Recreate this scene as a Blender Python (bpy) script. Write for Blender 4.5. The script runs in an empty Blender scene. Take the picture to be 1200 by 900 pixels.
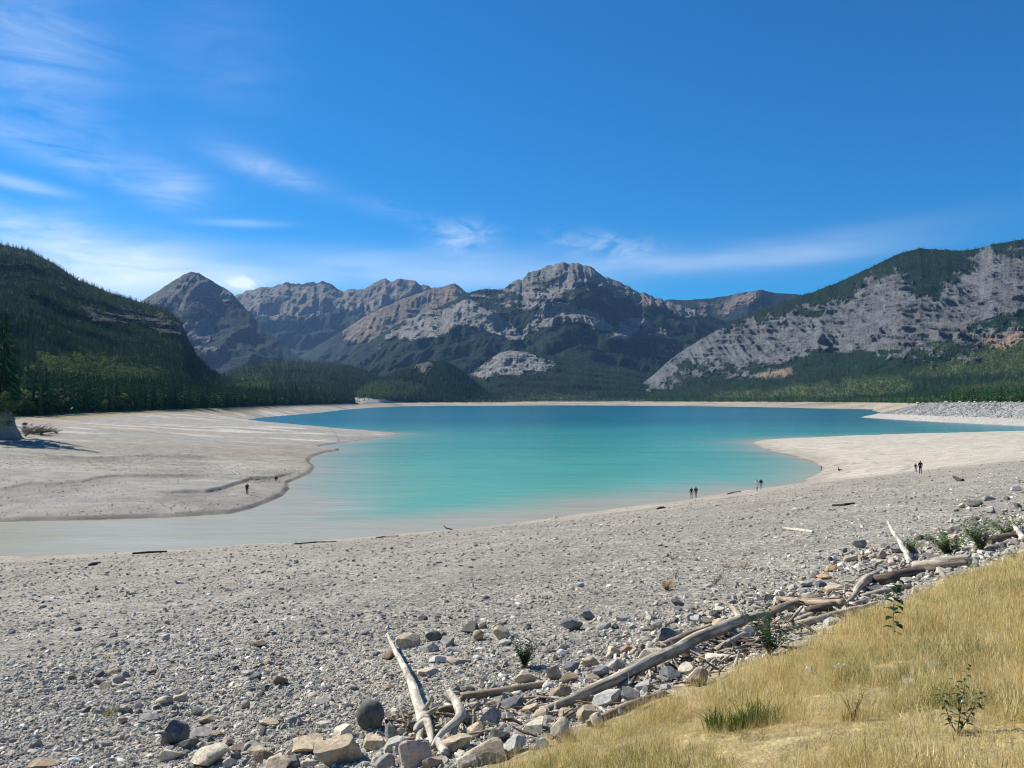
import bpy, bmesh, math, random
import numpy as np
from mathutils import Vector, Matrix, Euler

rng = np.random.default_rng(7)
random.seed(7)
sc = bpy.context.scene
COL = sc.collection
R = math.radians

# ------------------------------------------------------------------ camera
F = 942.0                       # focal length in pixels of a 1200 x 900 frame
PITCH = math.atan(19.5 / F)
EYE = np.array([0.0, 0.0, 15.0])  # 15 m over the low lake, on the reservoir embankment
cam_d = bpy.data.cameras.new('camera')
cam = bpy.data.objects.new('camera', cam_d)
COL.objects.link(cam)
cam_d.sensor_width = 36.0
cam_d.lens = 36.0 * F / 1200.0
cam_d.clip_start = 0.1
cam_d.clip_end = 80000.0
cam.location = EYE
cam.rotation_euler = (R(90) + PITCH, 0, 0)
sc.camera = cam

SUN_AZ, SUN_EL = R(-60), R(40)      # clockwise from +Y
SUN = np.array([math.sin(SUN_AZ) * math.cos(SUN_EL), math.cos(SUN_AZ) * math.cos(SUN_EL), math.sin(SUN_EL)])


def ray(px, py):
    xc = (np.asarray(px, float) - 600) / F
    yc = (450 - np.asarray(py, float)) / F
    return xc, math.cos(PITCH) - yc * math.sin(PITCH), math.sin(PITCH) + yc * math.cos(PITCH)


def at_depth(px, py, Y):
    x, y, z = ray(px, py)
    k = np.asarray(Y, float) / y
    return EYE[0] + x * k, EYE[1] + y * k, EYE[2] + z * k


def at_level(px, py, z0):
    x, y, z = ray(px, py)
    k = (z0 - EYE[2]) / z
    return x * k, y * k


def project(X, Y, Z):
    dz = Z - EYE[2]
    c, s = math.cos(PITCH), math.sin(PITCH)
    d = Y * c + dz * s
    u = dz * c - Y * s
    d = np.where(d < .1, .1, d)
    return 600 + F * X / d, 450 - F * u / d


# ------------------------------------------------------------------ numpy noise
def _h(ix, iy, iz):
    n = (ix.astype(np.int64) * 374761393 + iy.astype(np.int64) * 668265263 + iz.astype(np.int64) * 2147483647) & 0xFFFFFFFF
    n = ((n ^ (n >> 13)) * 1274126177) & 0xFFFFFFFF
    n = n ^ (n >> 16)
    return (n & 0xFFFF).astype(np.float64) / 65535.0


def vnoise(x, y, z=None):
    x = np.asarray(x, float); y = np.asarray(y, float)
    z = np.zeros_like(x) if z is None else np.asarray(z, float) + 0 * x
    ix, iy, iz = np.floor(x), np.floor(y), np.floor(z)
    fx, fy, fz = x - ix, y - iy, z - iz
    fx = fx * fx * (3 - 2 * fx); fy = fy * fy * (3 - 2 * fy); fz = fz * fz * (3 - 2 * fz)
    flat = not np.any(fz)
    def lay(k):
        a = _h(ix, iy, iz + k) * (1 - fx) + _h(ix + 1, iy, iz + k) * fx
        b = _h(ix, iy + 1, iz + k) * (1 - fx) + _h(ix + 1, iy + 1, iz + k) * fx
        return a * (1 - fy) + b * fy
    if flat:
        return lay(0)
    return lay(0) * (1 - fz) + lay(1) * fz


def fbm(x, y, z=None, oct=4, gain=.5):
    s = 0; a = 1; t = 0; f = 1.0
    for o in range(oct):
        s = s + a * (vnoise(np.asarray(x) * f + 17.3 * o, np.asarray(y) * f - 9.1 * o, None if z is None else np.asarray(z) * f + 5.7 * o) * 2 - 1)
        t += a; a *= gain; f *= 2.03
    return s / t


def ridged(x, y, z=None, oct=4):
    s = 0; a = 1; t = 0; f = 1.0
    for o in range(oct):
        n = vnoise(np.asarray(x) * f + 31.7 * o, np.asarray(y) * f + 3.3 * o, None if z is None else np.asarray(z) * f + 7.7 * o) * 2 - 1
        s = s + a * (1 - np.abs(n)) ** 1.5
        t += a; a *= .5; f *= 2.1
    return s / t


def sstep(a, b, x):
    t = np.clip((np.asarray(x, float) - a) / (b - a), 0, 1)
    return t * t * (3 - 2 * t)


def mixc(a, b, t):
    return a * (1 - t[..., None]) + b * t[..., None]


def seg_dist(X, Y, pts, closed=True):
    P = np.asarray(pts, float)
    Q = np.roll(P, -1, axis=0) if closed else P[1:]
    A = P if closed else P[:-1]
    best = np.full(X.shape, 1e18)
    for (ax, ay), (bx, by) in zip(A, Q):
        dx, dy = bx - ax, by - ay
        L = dx * dx + dy * dy + 1e-12
        t = np.clip(((X - ax) * dx + (Y - ay) * dy) / L, 0, 1)
        d = (X - ax - t * dx) ** 2 + (Y - ay - t * dy) ** 2
        np.minimum(best, d, out=best)
    return np.sqrt(best)


def inside(X, Y, pts):
    P = np.asarray(pts, float)
    Q = np.roll(P, -1, axis=0)
    c = np.zeros(X.shape, bool)
    for (ax, ay), (bx, by) in zip(P, Q):
        if ay == by:
            continue
        c ^= ((ay > Y) != (by > Y)) & (X < (bx - ax) * (Y - ay) / (by - ay) + ax)
    return c


# ------------------------------------------------------------------ the shore
near_px = [(-420, 634), (-150, 653), (0, 652), (60, 651), (110, 649.5), (200, 645), (300, 638.5), (350, 637), (400, 632.5), (470, 626), (560, 619),
           (610, 612), (650, 607), (740, 593.5), (790, 588), (850, 578), (905, 571), (938, 566), (946, 560), (961, 554), (964, 548), (957, 543.5), (930, 535),
           (900, 527), (886, 522), (881, 518.5), (893, 515.5), (930, 513.5), (1000, 511), (1080, 508), (1120, 507.5), (1200, 505), (1350, 502)]
LAKE = [tuple(float(v) for v in at_level(a, b, 0)) for a, b in near_px]
LAKE += [(352, 440), (348, 560), (345, 715), (420, 900), (560, 1250)]
far_px = [(1025, 479.6), (960, 478.6), (880, 476.8), (800, 475.8), (700, 475.1), (640, 475.0), (592, 475.4), (520, 475.6), (470, 476.2), (440, 477.4), (415, 479.2),
          (400, 480.5), (375, 483.5), (345, 486), (310, 488.6), (288, 491.6), (300, 494), (340, 497.5), (380, 500.8), (430, 504.5), (458, 506.8), (470, 508.4), (452, 511),
          (430, 514.8), (405, 518.5), (374, 522.6), (376, 524.5), (398, 526.2), (396, 528.5), (380, 530.5), (366, 535.5), (362, 541), (369, 547), (364, 555),
          (350, 561), (337, 566), (339, 573), (331, 581.5), (312, 590), (295, 596), (272, 602), (200, 606.5), (100, 609.5), (0, 611.5), (-150, 613), (-420, 618)]
LAKE += [tuple(float(v) for v in at_level(a, b, 0)) for a, b in far_px]

_t = np.array([.748, .664]); _t /= np.linalg.norm(_t)
TX, TY = _t
NX, NY = -TY, TX                       # lakeward normal of the embankment
N0 = 7.15
a0 = np.array([NX, NY]) * N0


def line_pt(s):
    return tuple(a0 + _t * s)


def col_at(px, Y):
    return ((px - 600) / F * Y, float(Y))


SHORE_PX = [(30, 305), (100, 395), (200, 540), (300, 860), (345, 1100), (370, 1260), (395, 1460), (415, 1720), (440, 1950), (480, 2350), (520, 2500), (592, 2750)]
FAR_PX = [(640, 2900), (700, 2900), (760, 2800), (800, 2550), (900, 2150), (1000, 1700), (1060, 1300)]
BASIN = [line_pt(-120), line_pt(160), (400, 250), (430, 430), (430, 700), (480, 900), (545, 1100)]
BASIN += [col_at(*q) for q in FAR_PX[::-1]] + [col_at(*q) for q in SHORE_PX[::-1]]
BASIN += [(-176, 250), (-200, 200), (-205, 150), (-200, 80), (-150, -40)]


def fields(X, Y):
    n = NX * X + NY * Y
    s = TX * X + TY * Y
    wl = 1.2 * fbm(X / 14, Y / 14, oct=3) * sstep(20, 80, Y)
    sd = seg_dist(X, Y, LAKE)
    ins = inside(X, Y, LAKE)
    dl = np.where(ins, -sd, sd) + wl * np.clip(sd / 4, 0, 1)
    sb = seg_dist(X, Y, BASIN)
    inb = inside(X, Y, BASIN)
    db = np.where(inb, sb, -sb)
    return n, s, dl, db


SCARPS = [[(0, 576), (40, 571), (95, 569.5), (140, 562), (180, 559), (245, 555)],
          [(200, 577), (240, 574), (268, 567), (280, 561.5), (295, 556), (325, 553), (345, 548)],
          [(60, 535), (130, 533), (160, 530), (250, 527)]]
SC_XY = []
for k, ln in enumerate(SCARPS):
    SC_XY.append([tuple(float(v) for v in at_level(a, b, 1.4 if k < 2 else 3.5)) for a, b in ln])


def height(X, Y, fl=None):
    X = np.asarray(X, float); Y = np.asarray(Y, float)
    n, s, dl, db = fields(X, Y) if fl is None else fl
    dlp = np.maximum(dl, 0); dbp = np.maximum(db, 0)
    t = dlp / (dlp + dbp + 1e-6)
    lev = 11.5 - 2.6 * sstep(150, 320, Y) * sstep(60, -40, X)
    z = lev * t
    left = (X < -.25 * Y + 10) & (Y > 100)
    bank = np.where(left, .32, .10) * sstep(0, 1.0, dlp)
    z = z + bank * (1 - t)
    z = np.where(dl < 0, np.maximum(-6, .06 * dl), z)
    emb = n < N0 + .01
    out = db <= 0
    d = np.maximum(-db, 0)
    z = np.where(out & emb, 11.5 + np.minimum(.272 * np.maximum(N0 - n, 0), 1.95), z)
    z = np.where(out & ~emb, lev + np.minimum(.05 * d, 14), z)
    # undulation
    far = np.clip(Y / 200, .0, 1)
    lim = np.clip(dlp / 8, 0, 1)
    z = z + lim * (.09 * fbm(X / 2.4, Y / 2.4, oct=3) + .35 * far * fbm(X / 22, Y / 22, oct=3))
    for ln in SC_XY:
        pass
    return z


def hit(px, py, n=900):
    """where the camera ray of a pixel meets the ground"""
    x, y, z = ray(px, py)
    t = np.geomspace(3.0, 4000, n)
    X, Y, Z = x * t, y * t, 15 + z * t
    g = Z - np.maximum(height(X, Y), 0)
    i = int(np.argmax(g < 0))
    if g[i] >= 0:
        i = n - 1
    lo, hi = t[max(i - 1, 0)], t[i]
    tt = np.linspace(lo, hi, 60)
    g = 15 + z * tt - np.maximum(height(x * tt, y * tt), 0)
    j = int(np.argmax(g < 0))
    if j > 0:
        k = g[j - 1] / (g[j - 1] - g[j] + 1e-9)
        T = tt[j - 1] + k * (tt[j] - tt[j - 1])
    else:
        T = tt[j]
    return np.array([x * T, y * T, 15 + z * T])


def hits(pxs, pys):
    pxs = np.asarray(pxs, float); pys = np.asarray(pys, float)
    x, y, z = ray(pxs, pys)
    T = np.full(pxs.shape, 4000.0); done = np.zeros(pxs.shape, bool)
    prev_t = 3.0; prev_g = np.full(pxs.shape, 1.0)
    for t in np.geomspace(3.0, 1200, 260):
        act = ~done
        if not act.any():
            break
        idx = np.nonzero(act)[0]
        g = 15 + z[idx] * t - np.maximum(height(x[idx] * t, y[idx] * t), 0)
        new = g < 0
        k = prev_g[idx] / (prev_g[idx] - g + 1e-9)
        T[idx[new]] = prev_t + k[new] * (t - prev_t)
        done[idx[new]] = True
        prev_g[idx] = g
        prev_t = t
    return x * T, y * T, done


# ------------------------------------------------------------------ object helpers
def tag(o, label=None, cat=None, group=None, kind=None):
    if label: o['label'] = label
    if cat: o['category'] = cat
    if group: o['group'] = group
    if kind: o['kind'] = kind
    return o


def link(name, me, mat=None, parent=None):
    o = bpy.data.objects.new(name, me)
    COL.objects.link(o)
    if mat is not None:
        me.materials.append(mat)
    if parent is not None:
        o.parent = parent
    return o


def mesh_np(name, V, Fc, smooth=True, cols=None, attrs=None, uv=None):
    """V (n,3); Fc (m,3|4) uniform faces or list of ragged faces"""
    me = bpy.data.meshes.new(name)
    V = np.asarray(V, np.float32)
    if isinstance(Fc, np.ndarray):
        m, k = Fc.shape
        me.vertices.add(len(V)); me.vertices.foreach_set('co', V.ravel())
        me.loops.add(m * k); me.loops.foreach_set('vertex_index', Fc.astype(np.int32).ravel())
        me.polygons.add(m)
        me.polygons.foreach_set('loop_start', np.arange(0, m * k, k, dtype=np.int32))
        me.polygons.foreach_set('loop_total', np.full(m, k, dtype=np.int32))
        me.update(calc_edges=True)
    else:
        me.from_pydata(V.tolist(), [], Fc)
        me.update()
    me.polygons.foreach_set('use_smooth', np.full(len(me.polygons), smooth, dtype=bool))
    if cols is not None:
        a = me.attributes.new('Col', 'FLOAT_COLOR', 'POINT')
        c = np.ones((len(V), 4), np.float32); c[:, :3] = cols
        a.data.foreach_set('color', c.ravel())
    for k2, v in (attrs or {}).items():
        a = me.attributes.new(k2, 'FLOAT', 'POINT')
        a.data.foreach_set('value', np.asarray(v, np.float32))
    if uv is not None:
        l = me.uv_layers.new(name='UVMap')
        li = np.empty(len(me.loops), np.int32); me.loops.foreach_get('vertex_index', li)
        l.data.foreach_set('uv', np.asarray(uv, np.float32)[li].ravel())
    me.validate()
    return me


def grid_faces(nr, nc, wrap=False):
    i = np.arange(nr - 1)[:, None]; j = np.arange(nc if wrap else nc - 1)[None, :]
    a = i * nc + j; b = i * nc + (j + 1) % nc
    return np.stack([a, b, b + nc, a + nc], -1).reshape(-1, 4)


# ------------------------------------------------------------------ materials
class NT:
    def __init__(s, name):
        s.m = bpy.data.materials.new(name); s.m.use_nodes = True
        s.t = s.m.node_tree; s.t.nodes.clear()
        s.out = s.n('ShaderNodeOutputMaterial'); s.b = s.n('ShaderNodeBsdfPrincipled')
        s.l(s.b.outputs[0], s.out.inputs[0])
        s.b.inputs['Roughness'].default_value = .85
        s.b.inputs['Specular IOR Level'].default_value = .25

    def n(s, k, **kw):
        x = s.t.nodes.new(k)
        for a, v in kw.items(): setattr(x, a, v)
        return x

    def l(s, a, b): s.t.links.new(a, b)

    def attr(s, nm): return s.n('ShaderNodeAttribute', attribute_name=nm)

    def noise(s, scale, vec=None, detail=4, rough=.55, dist=0):
        x = s.n('ShaderNodeTexNoise')
        x.inputs['Scale'].default_value = scale; x.inputs['Detail'].default_value = detail
        x.inputs['Roughness'].default_value = rough; x.inputs['Distortion'].default_value = dist
        if vec is not None: s.l(vec, x.inputs['Vector'])
        return x.outputs['Fac']

    def ramp(s, fac, stops):
        x = s.n('ShaderNodeValToRGB'); e = x.color_ramp.elements
        while len(e) < len(stops): e.new(.5)
        for i, (p, c) in enumerate(stops):
            e[i].position = p
            e[i].color = (c, c, c, 1) if isinstance(c, (int, float)) else (*c, 1)
        s.l(fac, x.inputs[0])
        return x.outputs[0]

    def mix(s, a, b, fac=.5, mode='MIX'):
        x = s.n('ShaderNodeMix', data_type='RGBA', blend_type=mode)
        for sk, v in ((x.inputs[6], a), (x.inputs[7], b), (x.inputs[0], fac)):
            if hasattr(v, 'is_output') or isinstance(v, bpy.types.NodeSocket): s.l(v, sk)
            elif isinstance(v, tuple): sk.default_value = (*v, 1)
            else: sk.default_value = v
        return x.outputs[2]

    def math(s, op, a, b=0.0):
        x = s.n('ShaderNodeMath', operation=op)
        for sk, v in ((x.inputs[0], a), (x.inputs[1], b)):
            if isinstance(v, bpy.types.NodeSocket): s.l(v, sk)
            else: sk.default_value = v
        return x.outputs[0]

    def obj(s): return s.n('ShaderNodeTexCoord').outputs['Object']

    def mapping(s, vec, scale=(1, 1, 1), rot=(0, 0, 0)):
        x = s.n('ShaderNodeMapping'); x.inputs['Scale'].default_value = scale; x.inputs['Rotation'].default_value = rot
        s.l(vec, x.inputs[0]); return x.outputs[0]

    def bump(s, h, strength=.5, dist=.05):
        x = s.n('ShaderNodeBump'); x.inputs['Strength'].default_value = strength; x.inputs['Distance'].default_value = dist
        s.l(h, x.inputs['Height']); s.l(x.outputs[0], s.b.inputs['Normal']); return x

    def base(s, c):
        if isinstance(c, tuple): s.b.inputs['Base Color'].default_value = (*c, 1)
        else: s.l(c, s.b.inputs['Base Color'])


def mat_ground():
    s = NT('gravel_ground'); o = s.obj(); c = s.attr('Col').outputs['Color']; g = s.attr('gravel').outputs['Fac']
    n1 = s.noise(.35, o, 5, .6); n2 = s.noise(6, o, 6, .7); n3 = s.noise(38, o, 4, .65)
    v = s.n('ShaderNodeTexVoronoi'); v.inputs['Scale'].default_value = 26; s.l(o, v.inputs['Vector'])
    v2 = s.n('ShaderNodeTexVoronoi'); v2.inputs['Scale'].default_value = 8; s.l(o, v2.inputs['Vector'])
    peb = s.ramp(s.mix(v.outputs['Color'], v2.outputs['Color'], .4), [(0, (.18, .18, .18)), (.42, (.75, .74, .72)), (.7, (1.3, 1.25, 1.15)), (1, (2.3, 2.2, 2.05))])
    f = s.math('ADD', s.math('MULTIPLY', n1, .5), s.math('ADD', s.math('MULTIPLY', n2, .9), s.math('MULTIPLY', n3, .5)))
    k = s.ramp(f, [(.55, .55), (.95, 1.0), (1.0, 1.35)])
    x = s.mix(c, k, 1.0, 'MULTIPLY')
    x = s.mix(x, s.mix(x, peb, 1.0, 'MULTIPLY'), g)
    s.base(x)
    h = s.math('ADD', s.math('MULTIPLY', n2, .5), s.math('ADD', s.math('MULTIPLY', n3, .35), s.math('MULTIPLY', s.math('SUBTRACT', 1, v.outputs['Distance']), .25)))
    s.bump(h, .9, .05)
    s.b.inputs['Roughness'].default_value = .95; s.b.inputs['Specular IOR Level'].default_value = .12
    return s.m


def mat_rock(name, col, var=.35, vein=(.5, .45, .36)):
    s = NT(name); o = s.obj(); r = s.n('ShaderNodeObjectInfo').outputs['Random']
    off = s.n('ShaderNodeVectorMath', operation='ADD'); s.l(o, off.inputs[0])
    cmb = s.n('ShaderNodeCombineXYZ'); s.l(s.math('MULTIPLY', r, 50), cmb.inputs[0]); s.l(cmb.outputs[0], off.inputs[1]); o = off.outputs[0]
    n1 = s.noise(4, o, 6, .65, .6); n2 = s.noise(28, o, 5, .7); n3 = s.noise(2.0, s.mapping(o, (1, 1, 4), (.5, .3, 0)), 3, .5, 1.5)
    x = s.mix(tuple(v * (1 - var) for v in col), tuple(min(.8, v * (1 + var)) for v in col), s.ramp(n1, [(.3, 0.), (.7, 1.)]))
    x = s.mix(x, vein, s.ramp(n3, [(.55, 0.), (.7, .45)]))
    x = s.mix(x, s.ramp(n2, [(.3, .55), (.6, 1.08)]), 1.0, 'MULTIPLY')
    x = s.mix(x, s.ramp(r, [(0, .78), (1, 1.15)]), 1.0, 'MULTIPLY')
    s.base(x)
    s.bump(s.math('ADD', s.math('MULTIPLY', n1, .8), s.math('MULTIPLY', n2, .4)), .55, .03)
    s.b.inputs['Roughness'].default_value = .9
    return s.m


def mat_pebble():
    s = NT('pebble_stone'); r = s.n('ShaderNodeObjectInfo').outputs['Random']; o = s.obj()
    x = s.ramp(r, [(0, (.12, .112, .098)), (.14, (.22, .205, .175)), (.4, (.36, .335, .275)), (.62, (.47, .425, .33)), (.8, (.57, .505, .385)), (.87, (.40, .29, .19)), (.91, (.68, .625, .51)), (1, (.78, .74, .64))])
    x = s.mix(x, s.ramp(s.noise(2.2, o, 4, .6), [(.3, .75), (.7, 1.15)]), 1.0, 'MULTIPLY')
    s.base(x); s.b.inputs['Roughness'].default_value = .9
    return s.m


def mat_wood(name, a, b):
    s = NT(name); uv = s.n('ShaderNodeTexCoord').outputs['UV']
    g = s.noise(1, s.mapping(uv, (1.3, 26, 1)), 6, .68, .3); g2 = s.noise(1, s.mapping(uv, (3, 9, 1)), 4, .6, .5)
    x = s.mix(a, b, s.ramp(g, [(.38, 0.), (.60, 1.)]))
    x = s.mix(x, s.ramp(g2, [(.34, .45), (.6, 1.15)]), 1.0, 'MULTIPLY')
    s.base(x); s.bump(s.math('ADD', g, g2), .9, .02)
    s.b.inputs['Roughness'].default_value = .85
    return s.m


def mat_leaf(name, stops, trans=.25, rough=.6, spec=.25):
    s = NT(name); r = s.n('ShaderNodeObjectInfo').outputs['Random']; o = s.obj()
    isl = s.n('ShaderNodeNewGeometry').outputs['Random Per Island']
    x = s.ramp(r, stops)
    x = s.mix(x, s.ramp(isl, [(0, .65), (1, 1.35)]), 1.0, 'MULTIPLY')
    s.base(x); s.b.inputs['Roughness'].default_value = rough; s.b.inputs['Specular IOR Level'].default_value = spec
    if trans:
        t = s.n('ShaderNodeBsdfTranslucent'); s.l(x, t.inputs[0])
        mx = s.n('ShaderNodeMixShader'); mx.inputs[0].default_value = trans
        s.l(s.b.outputs[0], mx.inputs[1]); s.l(t.outputs[0], mx.inputs[2]); s.l(mx.outputs[0], s.out.inputs[0])
    return s.m


def mat_mountain(name, sc1, bump_d, forest_bump):
    s = NT(name); o = s.obj(); c = s.attr('Col').outputs['Color']; rk = s.attr('rock').outputs['Fac']
    wv = s.mapping(o, (1, 1, 3.2), (R(8), R(-16), 0))
    n1 = s.noise(.022 * sc1, wv, 9, .72, .5); n2 = s.noise(.09 * sc1, o, 6, .72); nf = s.noise(.09 * sc1, o, 3, .6)
    gl = s.noise(.045 * sc1, s.mapping(o, (1, 1, .22)), 6, .66, .4)
    kr = s.ramp(s.math('ADD', s.math('MULTIPLY', n1, .55), s.math('MULTIPLY', s.math('ADD', n2, gl), .3)), [(.40, .26), (.49, .8), (.60, 1.6)])
    kf = s.ramp(nf, [(.3, .6), (.7, 1.3)])
    x = s.mix(s.mix(c, kf, 1.0, 'MULTIPLY'), s.mix(c, kr, 1.0, 'MULTIPLY'), rk)
    s.base(x)
    hr = s.math('ADD', s.math('MULTIPLY', n1, 1.0), s.math('ADD', s.math('MULTIPLY', n2, .3), s.math('MULTIPLY', gl, .8)))
    h = s.n('ShaderNodeMix', data_type='FLOAT'); s.l(rk, h.inputs[0]); s.l(s.math('MULTIPLY', nf, forest_bump), h.inputs[2]); s.l(hr, h.inputs[3])
    s.bump(h.outputs[0], 1.0, bump_d)
    s.b.inputs['Roughness'].default_value = .95; s.b.inputs['Specular IOR Level'].default_value = .08
    return s.m


def mat_water():
    s = NT('lake_water'); o = s.obj(); c = s.attr('Col').outputs['Color']
    s.base(c)
    w1 = s.noise(1, s.mapping(o, (.5, 1.1, 1), (0, 0, R(20))), 4, .6, .3); w2 = s.noise(1, s.mapping(o, (.06, .16, 1), (0, 0, R(15))), 3, .6)
    s.bump(s.math('ADD', s.math('MULTIPLY', w1, .10), s.math('MULTIPLY', w2, .6)), .8, .6)
    s.b.inputs['Roughness'].default_value = .22; s.b.inputs['IOR'].default_value = 1.33; s.b.inputs['Specular IOR Level'].default_value = .13
    return s.m


def mat_plain(name, col, rough=.8):
    s = NT(name); o = s.obj(); n = s.noise(14, o, 3)
    s.base(s.mix(tuple(v * .8 for v in col), tuple(v * 1.15 for v in col), n)); s.b.inputs['Roughness'].default_value = rough
    return s.m


M_GROUND = mat_ground()
ROCKM = {
    'tan': mat_rock('tan_limestone', (.53, .42, .275)), 'cream': mat_rock('cream_limestone', (.64, .55, .40), .22), 'grey': mat_rock('grey_stone', (.31, .295, .26)),
    'dark grey': mat_rock('dark_grey_stone', (.145, .138, .122), .35, (.29, .27, .23)), 'blue grey': mat_rock('blue_grey_stone', (.20, .20, .195), .35, (.33, .32, .29)),
    'brown': mat_rock('brown_stone', (.31, .225, .145)), 'pink': mat_rock('pinkish_stone', (.55, .425, .33), .2), 'orange': mat_rock('orange_stone', (.58, .37, .19), .2),
    'white': mat_rock('whitish_stone', (.66, .635, .57), .2, (.45, .44, .41)), 'pale grey': mat_rock('pale_grey_stone', (.44, .42, .365), .25)}
M_PEB = mat_pebble()
WOOD = {'grey': mat_wood('weathered_grey_wood', (.34, .28, .20), (.62, .53, .40)), 'white': mat_wood('bleached_wood', (.44, .385, .29), (.68, .61, .49)),
        'tan': mat_wood('tan_driftwood', (.30, .22, .14), (.46, .36, .25)), 'brown': mat_wood('brown_barked_wood', (.11, .08, .055), (.24, .18, .13)),
        'dark': mat_wood('wet_dark_wood', (.035, .028, .022), (.09, .07, .055))}
M_CONIFER = mat_leaf('spruce_needles', [(0, (.008, .036, .018)), (.45, (.018, .072, .026)), (.8, (.034, .102, .029)), (1, (.075, .140, .032))], .20, .8, .06)
M_ASPEN = mat_leaf('aspen_leaves', [(0, (.065, .12, .036)), (.5, (.11, .165, .05)), (1, (.165, .195, .058))], .3, .8, .08)
M_BARK = mat_plain('tree_bark', (.10, .08, .065))
M_LEAF = mat_leaf('green_leaves', [(0, (.028, .065, .018)), (1, (.05, .10, .03))], .3, .4, .4)
M_LEAF2 = mat_leaf('grey_green_leaves', [(0, (.12, .19, .06)), (1, (.20, .26, .11))], .25, .5, .3)
M_STEM = mat_plain('plant_stem', (.12, .09, .04))
M_DRY = mat_leaf('dry_rust_leaves', [(0, (.30, .15, .05)), (1, (.40, .24, .09))], .25)
M_GREENGRASS = mat_leaf('green_grass_blades', [(0, (.12, .17, .03)), (1, (.17, .20, .05))], .35)
M_STRAW = mat_leaf('dry_grass_blades', [(0, (.50, .375, .135)), (.5, (.65, .51, .22)), (.8, (.78, .66, .37)), (1, (.46, .42, .12))], .35, .6, .2)
M_WATER = mat_water()

# ------------------------------------------------------------------ ground sheet
az_f = np.arange(-41, 41.001, .105)
az = np.concatenate([np.arange(-180, -41, 4.0), az_f, np.arange(42, 180, 4.0)])
rr = [0.6]
while rr[-1] < 14000:
    r_ = rr[-1]
    k = .03 if r_ < 3.5 else .0055 if r_ < 60 else .0048 if r_ < 190 else .0075 if r_ < 700 else .02 if r_ < 3000 else .12
    rr.append(r_ * (1 + k))
rr = np.array(rr)
Rg, Ag = np.meshgrid(rr, np.radians(az), indexing='ij')
GX, GY = Rg * np.sin(Ag), Rg * np.cos(Ag)
gn, gs, gdl, gdb = fields(GX.ravel(), GY.ravel())
gx, gy = GX.ravel(), GY.ravel()
gz = height(gx, gy, (gn, gs, gdl, gdb))


def scarp_drop(X, Y):
    """small erosion steps of the mud flat: the ground falls a little on the lake side of each line"""
    out = np.zeros_like(X)
    m = (Y > 95) & (Y < 330) & (X < 0)
    if not m.any():
        return out
    for ln, hgt in zip(SC_XY, (.28, .42, .35)):
        P = np.array(ln)
        yl = np.interp(X[m] / Y[m], P[:, 0] / P[:, 1], P[:, 1])
        u = X[m] / Y[m]
        e = sstep(P[0, 0] / P[0, 1] - .02, P[0, 0] / P[0, 1] + .02, u) * (1 - sstep(P[-1, 0] / P[-1, 1] - .02, P[-1, 0] / P[-1, 1] + .01, u))
        d = yl + 2.2 * fbm(X[m] / 6, Y[m] / 9, oct=3) - Y[m]           # >0 on the viewer's side
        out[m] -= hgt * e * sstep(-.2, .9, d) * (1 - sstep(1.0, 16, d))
    return out


drop = scarp_drop(gx, gy)
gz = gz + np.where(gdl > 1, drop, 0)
# fine relief near the viewer
gz += np.where((gy < 60) & (gy > 0), .035 * fbm(gx / .5, gy / .5, oct=2), 0)

# colours (albedo)
gpx, gpy = project(gx, gy, gz)
C = np.tile(np.array([.285, .262, .22]), (len(gx), 1))
nz = fbm(gx / 9, gy / 9, oct=4)
C *= (1 + .18 * nz)[:, None]
gravel = np.ones(len(gx))
near = (gy < 420) & (gn < 95)
# stony upper beach is greyer, the lower beach sandier
low = sstep(16, 3, gdl + 5 * fbm(gx / 12, gy / 12, oct=3))
C = mixc(C, np.array([.37, .315, .25]), np.clip(low, 0, 1) * near)
gravel = np.where(near, 1 - .75 * low, gravel)
grey_up = sstep(40, 14, gn) * near
C = mixc(C, np.array([.245, .235, .215]), .6 * grey_up * (.5 + .5 * nz))
# right spit of pale sand
spit = sstep(-4, 8, gx * .77 + gy * .0 - 42) * sstep(108, 150, gy + 10 * fbm(gx / 25, gy / 25, oct=3)) * (gy < 460) * (gx > 20)
streak = fbm(gx / 40, gy / 12 + gx / 60, oct=4)
C = mixc(C, np.array([.44, .395, .315]), spit * (.85 + .0 * nz))
C = mixc(C, np.array([.40, .34, .26]), spit * sstep(.12, .45, streak) * .7)
gravel = gravel * (1 - .8 * spit)
# left mud flat
flat = ((gx < -.2 * gy + 20) & (gy > 92)) | (gx < -60)
flat = flat & (gy < 1700)
fl = flat.astype(float)
mud = np.array([.28, .26, .218])
C = mixc(C, mud, fl)
st2 = fbm(gx / 26 + 3, gy / 10 - gx / 45, oct=5)
C = mixc(C, np.array([.56, .52, .44]), fl * sstep(.02, .42, st2) * sstep(110, 175, gy) * .62)
C = mixc(C, np.array([.23, .215, .19]), fl * sstep(.10, .5, fbm(gx / 30 + 40, gy / 8, oct=4)) * .8)
C = mixc(C, np.array([.36, .255, .18]), fl * sstep(-.1, .3, fbm(gx / 60, gy / 22 + 7, oct=3)) * sstep(170, 215, gy) * sstep(330, 250, gy) * .45)
C = mixc(C, np.array([.27, .20, .07]), fl * sstep(26, 8, gdb + 6 * nz) * sstep(240, 300, gy) * .7)
rough_band = fl * sstep(132, 150, gy) * sstep(240, 205, gy) * sstep(-12, -35, gx)
C = mixc(C, np.array([.27, .25, .205]), rough_band * .55 * (1 + .4 * nz))
gravel = np.where(flat, .2 + .6 * rough_band, gravel)
C = mixc(C, np.array([.10, .085, .07]), np.where(drop < -.03, np.clip(-drop * 1.4, 0, .35), 0) * fl)  # shade below the erosion steps, also painted into the colour
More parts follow.
